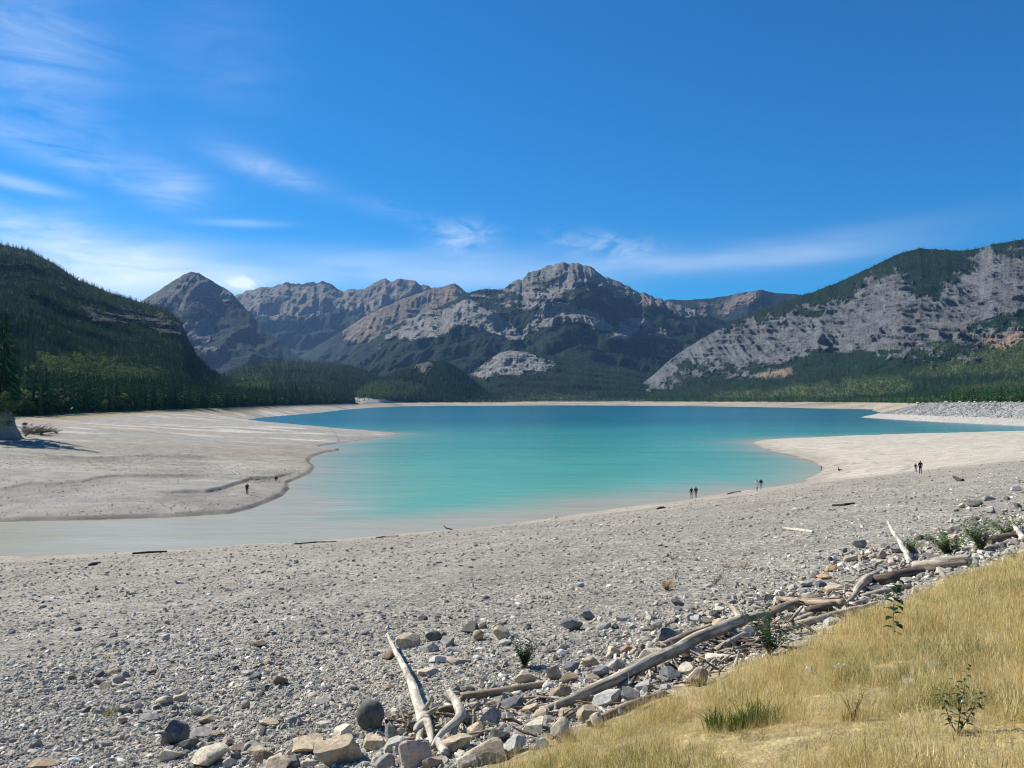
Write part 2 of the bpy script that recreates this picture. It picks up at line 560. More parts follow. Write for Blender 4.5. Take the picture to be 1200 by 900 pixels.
# far shores
farb = (gy > 1000) & (gdb > 0)
C = mixc(C, np.array([.36, .31, .24]), farb * (.75 + .25 * nz)); C = mixc(C, np.array([.16, .14, .10]), farb * sstep(-.1, .5, fbm(gx / 70, gy / 45, oct=4)) * .7)
# wet margin and drift lines parallel to the water
wob = 1.0 * fbm(gx / 5, gy / 5, oct=3)
wet = sstep(1.1, .1, gdl + .7 * wob) * (gy < 600) * (.35 + .65 * sstep(-.3, .3, fbm(gx / 7, gy / 7 + 3, oct=3)))
damp = sstep(9, 0, gdl + 3 * wob) * (gy < 400)
C = mixc(C, np.array([.235, .205, .165]), damp * .5)
C = mixc(C, np.array([.13, .105, .08]), wet * .8)
for d0, w, a in ((3.2, .5, .55), (6.5, .6, .5), (11, .7, .45), (17, .9, .4)):
    dd = np.abs(gdl + 1.6 * wob - d0)
    C = mixc(C, np.array([.17, .14, .11]), np.where(near & (gy < 200), sstep(w, 0, dd) * a * sstep(-.1, .35, fbm(gx / 6, gy / 6 + 9, oct=2)), 0))
# embankment: straw litter over soil
emb = (gdb < 0) & (gn < N0 + .01)
es = sstep(5.6, 4.7, gn + .5 * fbm(gx / .8, gy / .8, oct=3)) * ((gdb < .3) & (gy < 200))
C = mixc(C, np.array([.33, .25, .115]) * 1.0, es)
bare = es * sstep(.18, .45, fbm(gx / .9 + 5, gy / .9, oct=3) + .25 * sstep(5.5, 4.5, gy))
C = mixc(C, np.array([.26, .215, .135]), bare * .4); C *= np.where(es > .3, 1 + .5 * fbm(gx / .12, gy / .12, oct=3), 1)[:, None]
gravel = gravel * (1 - es * .75)
# woodland floor away from the shore
wood = ((gdb < -2) & (gn > N0 + 20)) | ((gdb < 0) & (gn < N0 - 30))
C = mixc(C, np.array([.035, .045, .02]), wood.astype(float) * .9)
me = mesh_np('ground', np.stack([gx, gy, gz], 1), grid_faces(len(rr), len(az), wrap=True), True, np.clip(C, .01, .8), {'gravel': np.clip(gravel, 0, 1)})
tag(link('ground', me, M_GROUND), 'stony reservoir bed of gravel and dried mud', 'ground', kind='structure')

# ------------------------------------------------------------------ lake
w_az = np.radians(np.arange(-50, 50.001, .2)); w_r = np.concatenate([np.geomspace(55, 400, 330), np.geomspace(403, 3100, 200)])
Rw, Aw = np.meshgrid(w_r, w_az, indexing='ij')
wx, wy = (Rw * np.sin(Aw)).ravel(), (Rw * np.cos(Aw)).ravel()
wn, ws, wdl, wdb = fields(wx, wy)
sd = np.maximum(-wdl, 0)
n_w = fbm(wx / 40, wy / 16, oct=4)
deep = np.array([.010, .125, .17]); turq = np.array([.045, .275, .232]); silt = np.array([.345, .325, .235]); green = np.array([.085, .345, .26])
dist = wy + 60 * n_w
CW = mixc(np.tile(deep, (len(wx), 1)), turq, sstep(620, 230, dist))
CW = mixc(CW, green, sstep(270, 140, dist + 30 * fbm(wx / 25, wy / 9, oct=3)) * .75)
shallow = np.exp(-sd / (9 + 5 * n_w)) * sstep(430, 300, wy)
inlet = sstep(0, 1, (-(wx + 8) / 26)) * sstep(135, 100, wy) + sstep(0, 1, (30 - sd) / 34 + .3 * n_w) * sstep(150, 104, wy)
CW = mixc(CW, silt, np.clip(shallow * .9 + .8 * np.clip(inlet, 0, 1), 0, 1))
CW = mixc(CW, np.array([.42, .40, .34]), sstep(.25, .6, fbm(wx / 22, wy / 4.5 + 4, oct=3)) * sstep(140, 95, wy) * .5)
CW = mixc(CW, silt, np.exp(-sd / 10) * sstep(520, 300, wy) * (wx < 40) * .6)
CW = CW * (1 + .16 * fbm(wx / 70, wy / 9, oct=4) * sstep(120, 200, wy) + .045 * fbm(wx / 12, wy / 4, oct=3))[:, None]
keep = (wdl < 6).reshape(Rw.shape)
Fw = grid_faces(len(w_r), len(w_az))
kf = keep.ravel()[Fw].any(1)
Fw = Fw[kf]
used = np.unique(Fw); remap = np.full(len(wx), -1); remap[used] = np.arange(len(used))
me = mesh_np('lake', np.stack([wx, wy, 0 * wx], 1)[used], remap[Fw], True, CW[used])
tag(link('lake', me, M_WATER), 'turquoise lake turning milky beige along its shores', 'lake', kind='structure')


# ------------------------------------------------------------------ instancing of uncountable stuff
def instancer(name, protos, pts, rot, scl, idx, label, cat, mat):
    me = bpy.data.meshes.new(name)
    me.vertices.add(len(pts)); me.vertices.foreach_set('co', np.asarray(pts, np.float32).ravel())
    for nm, ty, v, key in (('rot', 'FLOAT_VECTOR', rot, 'vector'), ('scl', 'FLOAT_VECTOR', scl, 'vector'), ('idx', 'INT', idx, 'value')):
        a = me.attributes.new(nm, ty, 'POINT')
        a.data.foreach_set(key, np.asarray(v, np.int32 if ty == 'INT' else np.float32).ravel())
    o = link(name, me, mat)
    g = bpy.data.node_groups.new(name + '_nodes', 'GeometryNodeTree')
    g.interface.new_socket('Geometry', in_out='INPUT', socket_type='NodeSocketGeometry')
    g.interface.new_socket('Geometry', in_out='OUTPUT', socket_type='NodeSocketGeometry')
    N = g.nodes; L = g.links
    gi = N.new('NodeGroupInput'); go = N.new('NodeGroupOutput')
    jn = N.new('GeometryNodeJoinGeometry')
    for p in reversed(protos):
        oi = N.new('GeometryNodeObjectInfo'); oi.inputs['Object'].default_value = p; oi.inputs['As Instance'].default_value = False
        g2 = N.new('GeometryNodeGeometryToInstance'); L.new(oi.outputs['Geometry'], g2.inputs[0]); L.new(g2.outputs[0], jn.inputs[0])
    ip = N.new('GeometryNodeInstanceOnPoints')
    L.new(gi.outputs[0], ip.inputs['Points']); L.new(jn.outputs[0], ip.inputs['Instance'])
    ip.inputs['Pick Instance'].default_value = True
    def na(nm, ty):
        x = N.new('GeometryNodeInputNamedAttribute'); x.data_type = ty; x.inputs['Name'].default_value = nm
        return [s for s in x.outputs if s.name == 'Attribute' and s.enabled][0]
    L.new(na('idx', 'INT'), ip.inputs['Instance Index'])
    L.new(na('rot', 'FLOAT_VECTOR'), ip.inputs['Rotation'])
    L.new(na('scl', 'FLOAT_VECTOR'), ip.inputs['Scale'])
    L.new(ip.outputs[0], go.inputs[0])
    md = o.modifiers.new('scatter', 'NODES'); md.node_group = g
    tag(o, label, cat, kind='stuff')
    return o


def proto(name, me):
    return bpy.data.objects.new(name, me)       # never linked: only a source of geometry


# ------------------------------------------------------------------ stones
def ico(sub):
    bm = bmesh.new(); bmesh.ops.create_icosphere(bm, subdivisions=sub, radius=1)
    V = np.array([v.co[:] for v in bm.verts]); Fc = np.array([[v.index for v in f.verts] for f in bm.faces]); bm.free()
    return V, Fc


ICO = {k: ico(k) for k in (1, 2, 3, 4)}


def stone(sub, seed, angular=1.0, dims=(1, 1, .7), rough=.06):
    g = np.random.default_rng(seed)
    V, Fc = ICO[sub]
    V = V.copy()
    for _ in range(int(9 + 3 * angular)):
        n = g.normal(size=3); n /= np.linalg.norm(n)
        d = g.uniform(.45, .85) if angular > .3 else g.uniform(.85, 1)
        e = np.maximum(V @ n - d, 0)
        V -= e[:, None] * n * (1.0 if angular > .3 else .6)
    o = g.uniform(0, 90, 3)
    nn = fbm(V[:, 0] * 1.6 + o[0], V[:, 1] * 1.6 + o[1], V[:, 2] * 1.6 + o[2], oct=4 if sub > 2 else 2)
    V *= (1 + rough * 2.2 * nn)[:, None]
    V *= np.array(dims)
    return V, Fc


peb = []
for k in range(9):
    V, Fc = stone(2 if k < 4 else 1, 100 + k, 1.0 if k % 6 != 5 else .2, (1, rng.uniform(.6, .9), rng.uniform(.35, .62)), .08)
    m_ = mesh_np('pebble_shape', V, Fc, k % 6 == 5); m_.materials.append(M_PEB); peb.append(proto('pebble_shape', m_))


def scatter_pebbles():
    P, S = [], []
    # sampled evenly over the picture's beach, each with a size that shows there
    N = 150000
    px = rng.uniform(-60, 1260, N); py = 520 + 390 * rng.uniform(0, 1, N) ** .8
    X, Y, ok = hits(px, py)
    fl_ = fields(X, Y)
    n, s, dl, db = fl_
    z = height(X, Y, fl_)
    pix = Y / F
    size = pix * rng.uniform(.6, 1.5, N) * np.where(rng.uniform(0, 1, N) < .16, rng.uniform(1.2, 3.0, N), 1) * (1 + .8 * sstep(650, 860, py))
    size = np.clip(size, .006, .15)
    clus = fbm(X / 3.5, Y / 3.5, oct=3)
    left = (X < -.2 * Y + 20) & (Y > 92)
    keepp = ok & (dl > 1.0) & (n > 5.2) & (Y < 260)
    pr = .66 + .9 * clus + .5 * sstep(20, 8, n)
    pr = np.where(left, .16 + .75 * sstep(132, 150, Y) * sstep(235, 205, Y) * sstep(-15, -35, X), pr)
    pr *= np.where(left, 1, sstep(3, 22, dl) * .97 + .03)
    sp = (X > 55) & (Y > 125)
    pr = np.where(sp, pr * .15, pr)
    keepp &= rng.uniform(0, 1, N) < pr
    i = np.nonzero(keepp)[0]
    m = len(i)
    sz = size[i]
    pts = np.stack([X[i], Y[i], z[i] + sz * .12 + np.where(Y[i] < 60, .035 * fbm(X[i] / .5, Y[i] / .5, oct=2), 0)], 1)
    rot = np.stack([rng.normal(0, .28, m), rng.normal(0, .28, m), rng.uniform(0, 6.28, m)], 1)
    scl = sz[:, None] * np.stack([rng.uniform(.8, 1.3, m), rng.uniform(.7, 1.2, m), rng.uniform(.7, 1.3, m)], 1)
    idx = np.where(sz / (Y[i] / F) > 1.8, rng.integers(0, 4, m), rng.integers(4, 9, m))
    instancer('gravel', peb, pts, rot, scl, idx, 'grey and tan pebbles and cobbles strewn over the beach', 'gravel', M_PEB)
    return m


n_peb = scatter_pebbles()

def scatter_rubble():
    N = 9000
    n = 7.0 + rng.normal(0, 1.0, N); s = rng.uniform(-4, 40, N)
    X = NX * n + TX * s; Y = NY * n + TY * s
    k = (Y > 5) & (np.abs(X) < Y * .8 + 1) & (n > 5.0) & (fbm(X / 1.6, Y / 1.6, oct=3) > -.25)
    X, Y, n = X[k], Y[k], n[k]; m = len(X)
    sz = np.exp(rng.normal(math.log(.045), .45, m)) * np.clip(Y / 11, .8, 1.8)
    sz = np.minimum(sz, .13)
    z = height(X, Y)
    rot = np.stack([rng.normal(0, .4, m), rng.normal(0, .4, m), rng.uniform(0, 6.28, m)], 1)
    scl = sz[:, None] * np.stack([rng.uniform(.8, 1.4, m), rng.uniform(.7, 1.2, m), rng.uniform(.8, 1.5, m)], 1)
    instancer('rubble', peb, np.stack([X, Y, z + sz * .2], 1), rot, scl, rng.integers(0, 4, m), 'small broken stones filling the gaps between the boulders', 'rubble', M_PEB)


scatter_rubble()

# ------------------------------------------------------------------ named landmarks for the stones' labels
LANDMARKS = [((760, 775), 'the long grey log'), ((474, 790), 'the upright bleached log'), ((532, 838), 'the forked white branch'), ((614, 768), 'the dark green bush'),
             ((395, 880), 'the biggest tan boulder'), ((433, 842), 'the round dark boulder'), ((200, 860), 'the dark pointed boulder'), ((142, 828), 'the mossy patch'),
             ((902, 745), 'the leafy shrub by the log'), ((1055, 635), 'the bare leaning pole'), ((1110, 640), 'the green plants on the rubble'), ((1047, 725), 'the tall leafy sapling'),
             ((950, 705), 'the heap of driftwood'), ((780, 680), 'the rusty dry plant'), ((590, 809), 'the short tan log'), ((870, 842), 'the green grass tuft'), ((130, 795), 'the dark stone cluster'),
             ((1190, 620), 'the bleached branch at the frame edge'), ((1030, 677), 'the barked log'), ((552, 740), 'the ring of dark stones'), ((1120, 820), 'the small sapling')]
SELF = {}
rock_count = 0
label_groups = {}


def where(px, py, skip=None):
    best = sorted((math.hypot(px - a, (py - b) * 1.5), a, b, t) for (a, b), t in LANDMARKS if t != skip)[0]
    d, a, b, t = best
    ang = math.degrees(math.atan2(b - py, px - a))
    side = 'right of' if -35 < ang <= 40 else 'beyond' if 40 < ang <= 140 else 'below' if -140 < ang <= -35 else 'left of'
    far = 'just ' if d < 28 else '' if d < 75 else 'some way '
    return far + side + ' ' + t


SHAPES = {'block': (1, .75, .72, 1.0), 'slab': (1, .72, .3, 1.0), 'round': (1, .95, .92, .1), 'pointed': (.8, .75, 1.1, 1.0), 'rounded': (1, .8, .62, .5), 'angular': (1, .85, .68, 1.0)}


def rock(px, py, w, h, colour, shape, label=None):
    """px, py: the stone's middle in the photograph; w, h its size there"""
    global rock_count
    p = hit(px, py + h * .42)
    d = p[1] + .0
    wm = w * d / F * .5
    hm = h * d / F * .5
    dx, dy, dz, ang = SHAPES[shape]
    seed = 1000 + rock_count
    V, Fc = stone(3 if w < 24 else 4, seed, ang, (1, dy, 1), .05 if ang < .3 else .04)
    V /= np.abs(V).max(0)
    V = V * np.array([wm, wm * dy, max(hm * (1.05 if shape != 'slab' else 1.0), wm * .22)])
    g = np.random.default_rng(seed)
    e = Euler((g.normal(0, .12), g.normal(0, .16), g.uniform(-.6, .6)))
    V = V @ np.array(e.to_matrix()).T
    zmin = V[:, 2].min()
    me = mesh_np('rock', V - np.array([0, 0, zmin]), Fc, ang <= .3)
    o = link('rock', me, ROCKM[colour])
    X, Y = p[0], p[1] + wm * dy * .6
    zg = float(height(np.array([X]), np.array([Y]))[0])
    o.location = (X, Y, zg - .16 * (-zmin * 2) * (1 if shape != 'round' else .4))
    sz = 'big' if w >= 34 else 'middling' if w >= 20 else 'small'
    lab = label or f"{sz} {colour} {shape} rock {where(px, py)}"
    label_groups.setdefault(lab, []).append(o)
    tag(o, lab, 'rock', 'rocks and boulders lying on the stony beach')
    rock_count += 1
    return o


ROCKS = [
    (395, 880, 60, 42, 'tan', 'block', 'biggest tan boulder, flat lit top, at the bottom of the beach'), (398, 861, 28, 20, 'cream', 'angular'), (433, 842, 34, 34, 'dark grey', 'round', 'smooth round dark grey boulder beyond the biggest tan boulder'),
    (457, 857, 20, 20, 'grey', 'rounded'), (442, 871, 36, 20, 'tan', 'slab'), (462, 874, 36, 22, 'pale grey', 'angular'), (450, 893, 26, 18, 'grey', 'rounded'),
    (484, 884, 42, 40, 'pink', 'block', 'big pinkish boulder under the foot of the upright bleached log'), (356, 876, 48, 22, 'tan', 'slab'), (342, 894, 22, 14, 'dark grey', 'angular'), (308, 887, 22, 14, 'brown', 'slab'), (325, 896, 30, 18, 'tan', 'angular'),
    (477, 752, 28, 18, 'tan', 'angular'), (456, 768, 20, 11, 'brown', 'angular'), (455, 807, 20, 8, 'brown', 'slab'), (312, 777, 16, 8, 'tan', 'angular'), (328, 798, 20, 13, 'brown', 'angular'), (310, 807, 12, 7, 'dark grey', 'angular'),
    (508, 745, 21, 16, 'dark grey', 'angular'), (552, 736, 24, 17, 'dark grey', 'angular'), (560, 745, 14, 11, 'tan', 'round'), (588, 743, 25, 15, 'tan', 'angular'), (567, 734, 14, 10, 'brown', 'angular'), (502, 760, 24, 13, 'grey', 'rounded'),
    (525, 753, 20, 14, 'grey', 'angular'), (530, 761, 18, 6, 'pale grey', 'slab'), (512, 774, 24, 11, 'white', 'rounded'), (537, 776, 30, 9, 'pink', 'slab'), (500, 788, 28, 9, 'pink', 'slab'), (592, 752, 18, 9, 'pale grey', 'slab'),
    (618, 794, 29, 17, 'cream', 'block'), (602, 826, 36, 17, 'blue grey', 'angular'), (596, 816, 15, 11, 'blue grey', 'angular'), (575, 841, 30, 25, 'grey', 'block'), (595, 841, 22, 11, 'pale grey', 'rounded'), (584, 862, 28, 15, 'dark grey', 'angular'),
    (556, 856, 26, 22, 'tan', 'angular'), (534, 872, 38, 28, 'tan', 'angular'), (626, 852, 36, 24, 'cream', 'block'), (620, 831, 24, 15, 'tan', 'angular'), (570, 884, 60, 26, 'tan', 'slab'), (506, 896, 24, 18, 'tan', 'angular'), (601, 875, 34, 18, 'pale grey', 'angular'),
    (490, 850, 22, 18, 'dark grey', 'angular'), (636, 838, 22, 16, 'tan', 'angular'), (545, 895, 30, 18, 'cream', 'angular'), (575, 828, 18, 12, 'tan', 'angular'),
    (670, 731, 26, 18, 'grey', 'angular'), (619, 735, 14, 7, 'dark grey', 'slab'), (708, 734, 20, 10, 'grey', 'rounded'), (731, 725, 18, 10, 'pale grey', 'rounded'), (690, 722, 24, 11, 'grey', 'angular'), (780, 745, 27, 18, 'blue grey', 'rounded'),
    (648, 789, 25, 20, 'tan', 'block'), (671, 783, 21, 13, 'blue grey', 'rounded'), (666, 797, 26, 13, 'brown', 'angular'), (691, 775, 23, 14, 'tan', 'block'), (704, 788, 21, 15, 'blue grey', 'angular'), (724, 779, 27, 18, 'grey', 'angular'), (719, 765, 20, 11, 'tan', 'angular'),
    (735, 762, 18, 9, 'brown', 'angular'), (657, 811, 32, 18, 'brown', 'slab'), (787, 790, 28, 20, 'blue grey', 'rounded'), (712, 818, 36, 26, 'pale grey', 'angular'), (738, 816, 26, 17, 'grey', 'angular'), (735, 802, 24, 10, 'pale grey', 'slab'),
    (658, 855, 25, 34, 'cream', 'pointed', 'upright cream rock at the grass edge below the long grey log'), (690, 838, 30, 20, 'tan', 'angular'), (667, 838, 24, 14, 'tan', 'angular'), (757, 804, 24, 14, 'pale grey', 'rounded'), (762, 768, 28, 16, 'cream', 'angular'),
    (700, 845, 20, 22, 'cream', 'pointed'), (760, 818, 22, 14, 'grey', 'angular'),
    (812, 764, 34, 20, 'tan', 'angular'), (808, 784, 24, 16, 'cream', 'rounded'), (846, 771, 36, 13, 'cream', 'slab'), (820, 792, 28, 22, 'tan', 'block'), (857, 813, 26, 10, 'pale grey', 'slab', 'flat pale rock half sunk in dry grass beyond the green tuft'),
    (952, 787, 14, 13, 'pale grey', 'rounded', 'small round pale rock half hidden in the dry grass'), (990, 783, 24, 9, 'white', 'slab', 'flat whitish rock in the middle of the dry grass'), (1098, 781, 27, 9, 'grey', 'slab', 'flat grey rock lying in the dry grass beyond the small sapling'),
    (1068, 801, 14, 10, 'white', 'rounded', 'small whitish rock in dry grass left of the small sapling'), (808, 722, 13, 12, 'pale grey', 'angular'), (816, 725, 13, 11, 'pale grey', 'angular'), (829, 727, 13, 9, 'tan', 'angular'), (792, 727, 12, 8, 'dark grey', 'slab'),
    (902, 701, 14, 9, 'dark grey', 'angular'), (882, 706, 11, 7, 'dark grey', 'angular'), (976, 728, 22, 13, 'pale grey', 'rounded'), (865, 742, 20, 14, 'pale grey', 'rounded'), (842, 715, 18, 8, 'cream', 'slab'),
    (976, 665, 16, 10, 'orange', 'block', 'orange block-shaped rock beyond the heap of driftwood'), (967, 676, 19, 8, 'orange', 'slab', 'flat orange rock beyond the heap of driftwood'), (982, 689, 34, 13, 'tan', 'slab'), (1018, 677, 16, 14, 'cream', 'angular'),
    (1030, 690, 24, 8, 'blue grey', 'slab'), (1046, 688, 16, 6, 'white', 'slab'), (1067, 679, 20, 10, 'grey', 'angular'), (1035, 650, 15, 12, 'tan', 'block'), (947, 684, 18, 8, 'pale grey', 'slab'), (963, 684, 16, 10, 'blue grey', 'rounded'), (943, 716, 18, 12, 'white', 'angular'),
    (1007, 664, 16, 8, 'white', 'slab'), (930, 688, 14, 8, 'pale grey', 'slab'), (1080, 640, 16, 9, 'tan', 'angular'), (1092, 652, 18, 10, 'grey', 'slab'), (1055, 644, 18, 8, 'grey', 'slab'),
    (115, 790, 16, 9, 'dark grey', 'angular'), (131, 788, 20, 8, 'brown', 'slab'), (138, 796, 17, 11, 'grey', 'rounded'), (124, 804, 17, 9, 'tan', 'rounded'), (147, 802, 12, 8, 'cream', 'rounded'), (103, 803, 10, 7, 'dark grey', 'angular'), (114, 799, 16, 7, 'grey', 'slab'),
    (147, 790, 9, 10, 'grey', 'angular'), (176, 787, 16, 10, 'brown', 'block'), (80, 795, 14, 7, 'brown', 'slab'), (192, 747, 14, 9, 'pale grey', 'pointed'), (194, 813, 9, 10, 'white', 'pointed'), (190, 823, 20, 12, 'cream', 'rounded'), (209, 819, 18, 11, 'tan', 'angular'),
    (183, 830, 9, 9, 'dark grey', 'angular'), (145, 833, 16, 8, 'dark grey', 'rounded'), (142, 844, 14, 9, 'brown', 'angular'), (173, 842, 26, 9, 'grey', 'slab'), (200, 861, 34, 32, 'dark grey', 'angular', 'dark grey pointed boulder alone on the gravel at lower left'),
    (219, 873, 24, 17, 'dark grey', 'angular'), (229, 861, 34, 12, 'grey', 'slab'), (196, 886, 26, 14, 'cream', 'rounded'), (240, 889, 48, 24, 'cream', 'rounded'), (263, 869, 19, 12, 'tan', 'rounded'), (255, 861, 18, 10, 'tan', 'rounded'),
    (302, 882, 30, 12, 'tan', 'slab'), (288, 827, 13, 13, 'tan', 'pointed'), (262, 831, 20, 10, 'grey', 'rounded'), (230, 834, 15, 9, 'dark grey', 'angular'), (240, 844, 26, 8, 'tan', 'slab'), (276, 783, 8, 8, 'dark grey', 'block'), (300, 793, 19, 9, 'blue grey', 'slab'),
    (40, 873, 16, 10, 'grey', 'slab'), (47, 898, 38, 10, 'brown', 'block'), (80, 868, 12, 9, 'cream', 'angular'), (85, 893, 19, 8, 'white', 'slab'), (290, 788, 17, 7, 'pale grey', 'slab'), (312, 848, 30, 8, 'tan', 'slab'), (280, 877, 20, 10, 'brown', 'angular'),
    (681, 685, 11, 6, 'white', 'rounded'), (300, 755, 22, 8, 'brown', 'slab'), (560, 770, 12, 6, 'white', 'slab'), (378, 742, 12, 6, 'dark grey', 'slab'), (345, 846, 22, 8, 'grey', 'slab'), (413, 806, 16, 8, 'pale grey', 'slab'),
    (640, 700, 10, 5, 'dark grey', 'slab'), (570, 700, 10, 5, 'dark grey', 'angular'), (495, 725, 12, 7, 'dark grey', 'angular'), (428, 742, 11, 6, 'grey', 'angular'), (90, 737, 10, 5, 'dark grey', 'slab'),
]
for r_ in ROCKS:
    rock(*r_)
placed = [(r_[0], r_[1], max(r_[2], r_[3] * 1.3) * .42) for r_ in ROCKS]
# the rubble band along the foot of the embankment and the cobbles to the right of it
tries = 0
cols_ = ['tan', 'cream', 'grey', 'pale grey', 'blue grey', 'dark grey', 'brown', 'pink', 'white']
wts = np.array([.2, .12, .2, .2, .08, .06, .06, .03, .05]); wts /= wts.sum()
target_n = 288
while rock_count < target_n and tries < 6000:
    tries += 1
    px = random.uniform(210, 1198)
    t = (px - 300) / 900
    if px < 640:
        cy = 905 - (px - 300) * .17
    else:
        cy = 850 - (px - 640) * .40
    py = cy + random.gauss(0, 16 if px < 900 else 22) - (14 if px > 950 else 0)
    if px > 880 and py > 752 - (px - 880) * .37: continue
    if px <= 880 and px > 640 and py > 884 - (px - 640) * .5: continue
    if py > 896: continue
    w = random.choice([9, 11, 13, 16, 20, 24]) if px < 900 else random.choice([8, 9, 10, 12, 14, 17])
    if any(math.hypot(px - a, (py - b) * 1.3) < c + w * .42 for a, b, c in placed):
        continue
    colour = str(np.random.default_rng(tries).choice(cols_, p=wts))
    rock(px, py, w, w * random.uniform(.45, .8), colour, random.choice(['block', 'slab', 'angular', 'angular', 'rounded']))
    placed.append((px, py, w * .42))


# ------------------------------------------------------------------ driftwood
def tube(pts, radii, seg=12, seed=0, lumpy=.10, flat=1.0, jag=True):
    """pts (n,3) centre line; resampled, with knots and broken ends"""
    P = np.asarray(pts, float); rad = np.asarray(radii, float)
    d = np.concatenate([[0], np.cumsum(np.linalg.norm(np.diff(P, axis=0), axis=1))])
    n = max(6, int(26 * min(1.6, d[-1])) + 4)
    t = np.linspace(0, d[-1], n)
    def sm(v):
        y = np.interp(t, d, v)
        for _ in range(max(1, n // 14)):
            y[1:-1] = .25 * y[:-2] + .5 * y[1:-1] + .25 * y[2:]
        return y
    C_ = np.stack([sm(P[:, k]) for k in range(3)], 1); r = np.interp(t, d, rad)
    C_ += (np.stack([fbm(t * 1.3 + seed, t * 0 + 3 * k + seed, oct=2) for k in range(3)], 1) * r.mean() * .45) * np.array([1, 1, .5])
    T = np.gradient(C_, axis=0); T /= np.linalg.norm(T, axis=1)[:, None]
    up = np.array([0, 0, 1.0]); S = np.cross(T, up); bad = np.linalg.norm(S, axis=1) < .05; S[bad] = np.array([1, 0, 0])
    S /= np.linalg.norm(S, axis=1)[:, None]; U = np.cross(S, T)
    a = np.linspace(0, 2 * np.pi, seg, endpoint=False)
    ring = []; uv = []
    for i in range(n):
        wob = 1 + lumpy * fbm(np.cos(a) * 1.2 + seed, np.sin(a) * 1.2 + t[i] * 1.6 / (r.mean() * 14 + .1), np.full(seg, float(seed)), oct=3) * 2
        rr_ = r[i] * wob
        off = 0
        if jag and i in (0, n - 1):
            off = (vnoise(np.cos(a) * 2 + seed, np.sin(a) * 2 + 7 * i) - .5) * r[i] * 1.3
        ring.append(C_[i] + S[i] * (np.cos(a) * rr_)[:, None] + U[i] * (np.sin(a) * rr_ * flat)[:, None] + T[i] * np.asarray(off + 0 * a)[:, None])
        uv.append(np.stack([np.full(seg, t[i]), a * r.mean()], 1))
    V = np.concatenate(ring); UV = np.concatenate(uv)
    Fq = grid_faces(n, seg, wrap=True)
    faces = [tuple(f) for f in Fq.tolist()]
    b = len(V)
    V = np.concatenate([V, [ring[0].mean(0) + T[0] * r[0] * .15], [ring[-1].mean(0) - T[-1] * r[-1] * .15]]); UV = np.concatenate([UV, [[0, 0]], [[t[-1], 0]]])
    for j in range(seg):
        k = (j + 1) % seg
        faces.append((b, k, j)); faces.append((b + 1, (n - 1) * seg + j, (n - 1) * seg + k))
    return V, faces, UV


def join(parts):
    V = []; Fc = []; UV = []; b = 0
    for v, f, u in parts:
        V.append(v); UV.append(u); Fc += [tuple(i + b for i in q) for q in f]; b += len(v)
    return np.concatenate(V), Fc, np.concatenate(UV)


def path3(pl):
    """[(px, py, lift m, radius m)]: the middle line of a piece whose underside clears the ground by lift"""
    out, rad = [], []
    for px, py, lift, r in pl:
        p = hit(px, py)
        # raise towards the viewer along the ray until lift is reached
        need = lift + r * .75
        x, y, z = ray(px, py)
        T = p[1] / y
        for _ in range(4):
            q = np.array([x * T, y * T, 15 + z * T])
            g = float(height(np.array([q[0]]), np.array([q[1]]))[0])
            err = q[2] - g - need
            T += err / (abs(z) + .12) * .9
        out.append([x * T, y * T, 15 + z * T]); rad.append(r)
    return np.array(out), rad


n_log = 0


def log(pl, wood, label, extra=(), name='driftwood_log', cat='driftwood', lumpy=.10, flat=1.0, group=None):
    global n_log
    n_log += 1
    P, r = path3(pl)
    parts = [tube(P, r, 14, n_log * 3.7, lumpy, flat)]
    for k, e in enumerate(extra):
        Q, r2 = path3(e)
        parts.append(tube(Q, r2, 9, n_log * 3.7 + k + 1, .16))
    V, Fc, UV = join(parts)
    c = P.mean(0); c[2] = V[:, 2].min()
    me = mesh_np(name, V - c, Fc, True, uv=UV)
    o = link(name, me, WOOD[wood]); o.location = c
    tag(o, label, cat, group or 'driftwood washed up along the high-water line')
    return o


log([(637, 833, .06, .042), (700, 806, .10, .058), (760, 777, .16, .07), (820, 747, .20, .08), (872, 725, .16, .092)], 'grey', 'long grey log lying along the rubble beside the grass',
    [[(868, 726, .22, .06), (860, 714, .36, .045), (852, 708, .46, .03), (846, 705, .50, .015)], [(874, 724, .2, .05), (870, 714, .34, .035), (866, 710, .4, .018)], [(872, 726, .15, .07), (886, 722, .16, .055), (897, 718, .14, .03)]])
log([(453, 743, .30, .02), (462, 760, .25, .033), (474, 782, .18, .045), (485, 808, .11, .058), (494, 834, .06, .068), (499, 848, .05, .08)], 'white', 'upright-pointing bleached log with a knot of broken roots',
    [[(494, 836, .14, .03), (504, 822, .28, .02), (506, 815, .36, .01)], [(496, 840, .14, .035), (508, 832, .22, .02), (513, 829, .24, .01)], [(499, 846, .08, .05), (492, 860, .04, .035), (490, 870, .02, .02)], [(500, 846, .1, .05), (505, 862, .06, .035), (506, 872, .03, .018)], [(498, 846, .1, .05), (488, 852, .1, .04), (486, 858, .08, .02)]], lumpy=.14)
log([(526, 811, .26, .04), (534, 823, .22, .05), (540, 836, .16, .055), (536, 845, .12, .05), (522, 856, .08, .034), (512, 868, .05, .026), (507, 876, .03, .016)], 'white', 'forked bleached white branch standing among the rubble',
    [[(540, 840, .14, .05), (550, 841, .10, .04), (557, 841, .08, .03)], [(537, 846, .1, .03), (532, 856, .05, .025), (529, 864, .03, .012)]], name='driftwood_branch', lumpy=.12)
log([(508, 836, .04, .03), (520, 832, .05, .04), (533, 829, .05, .035)], 'tan', 'short stick wedged between the upright log and the forked branch', name='driftwood_stick')
log([(512, 868, .04, .03), (517, 876, .04, .045), (522, 884, .03, .04)], 'white', 'stubby bleached stick beneath the forked white branch', name='driftwood_stick')
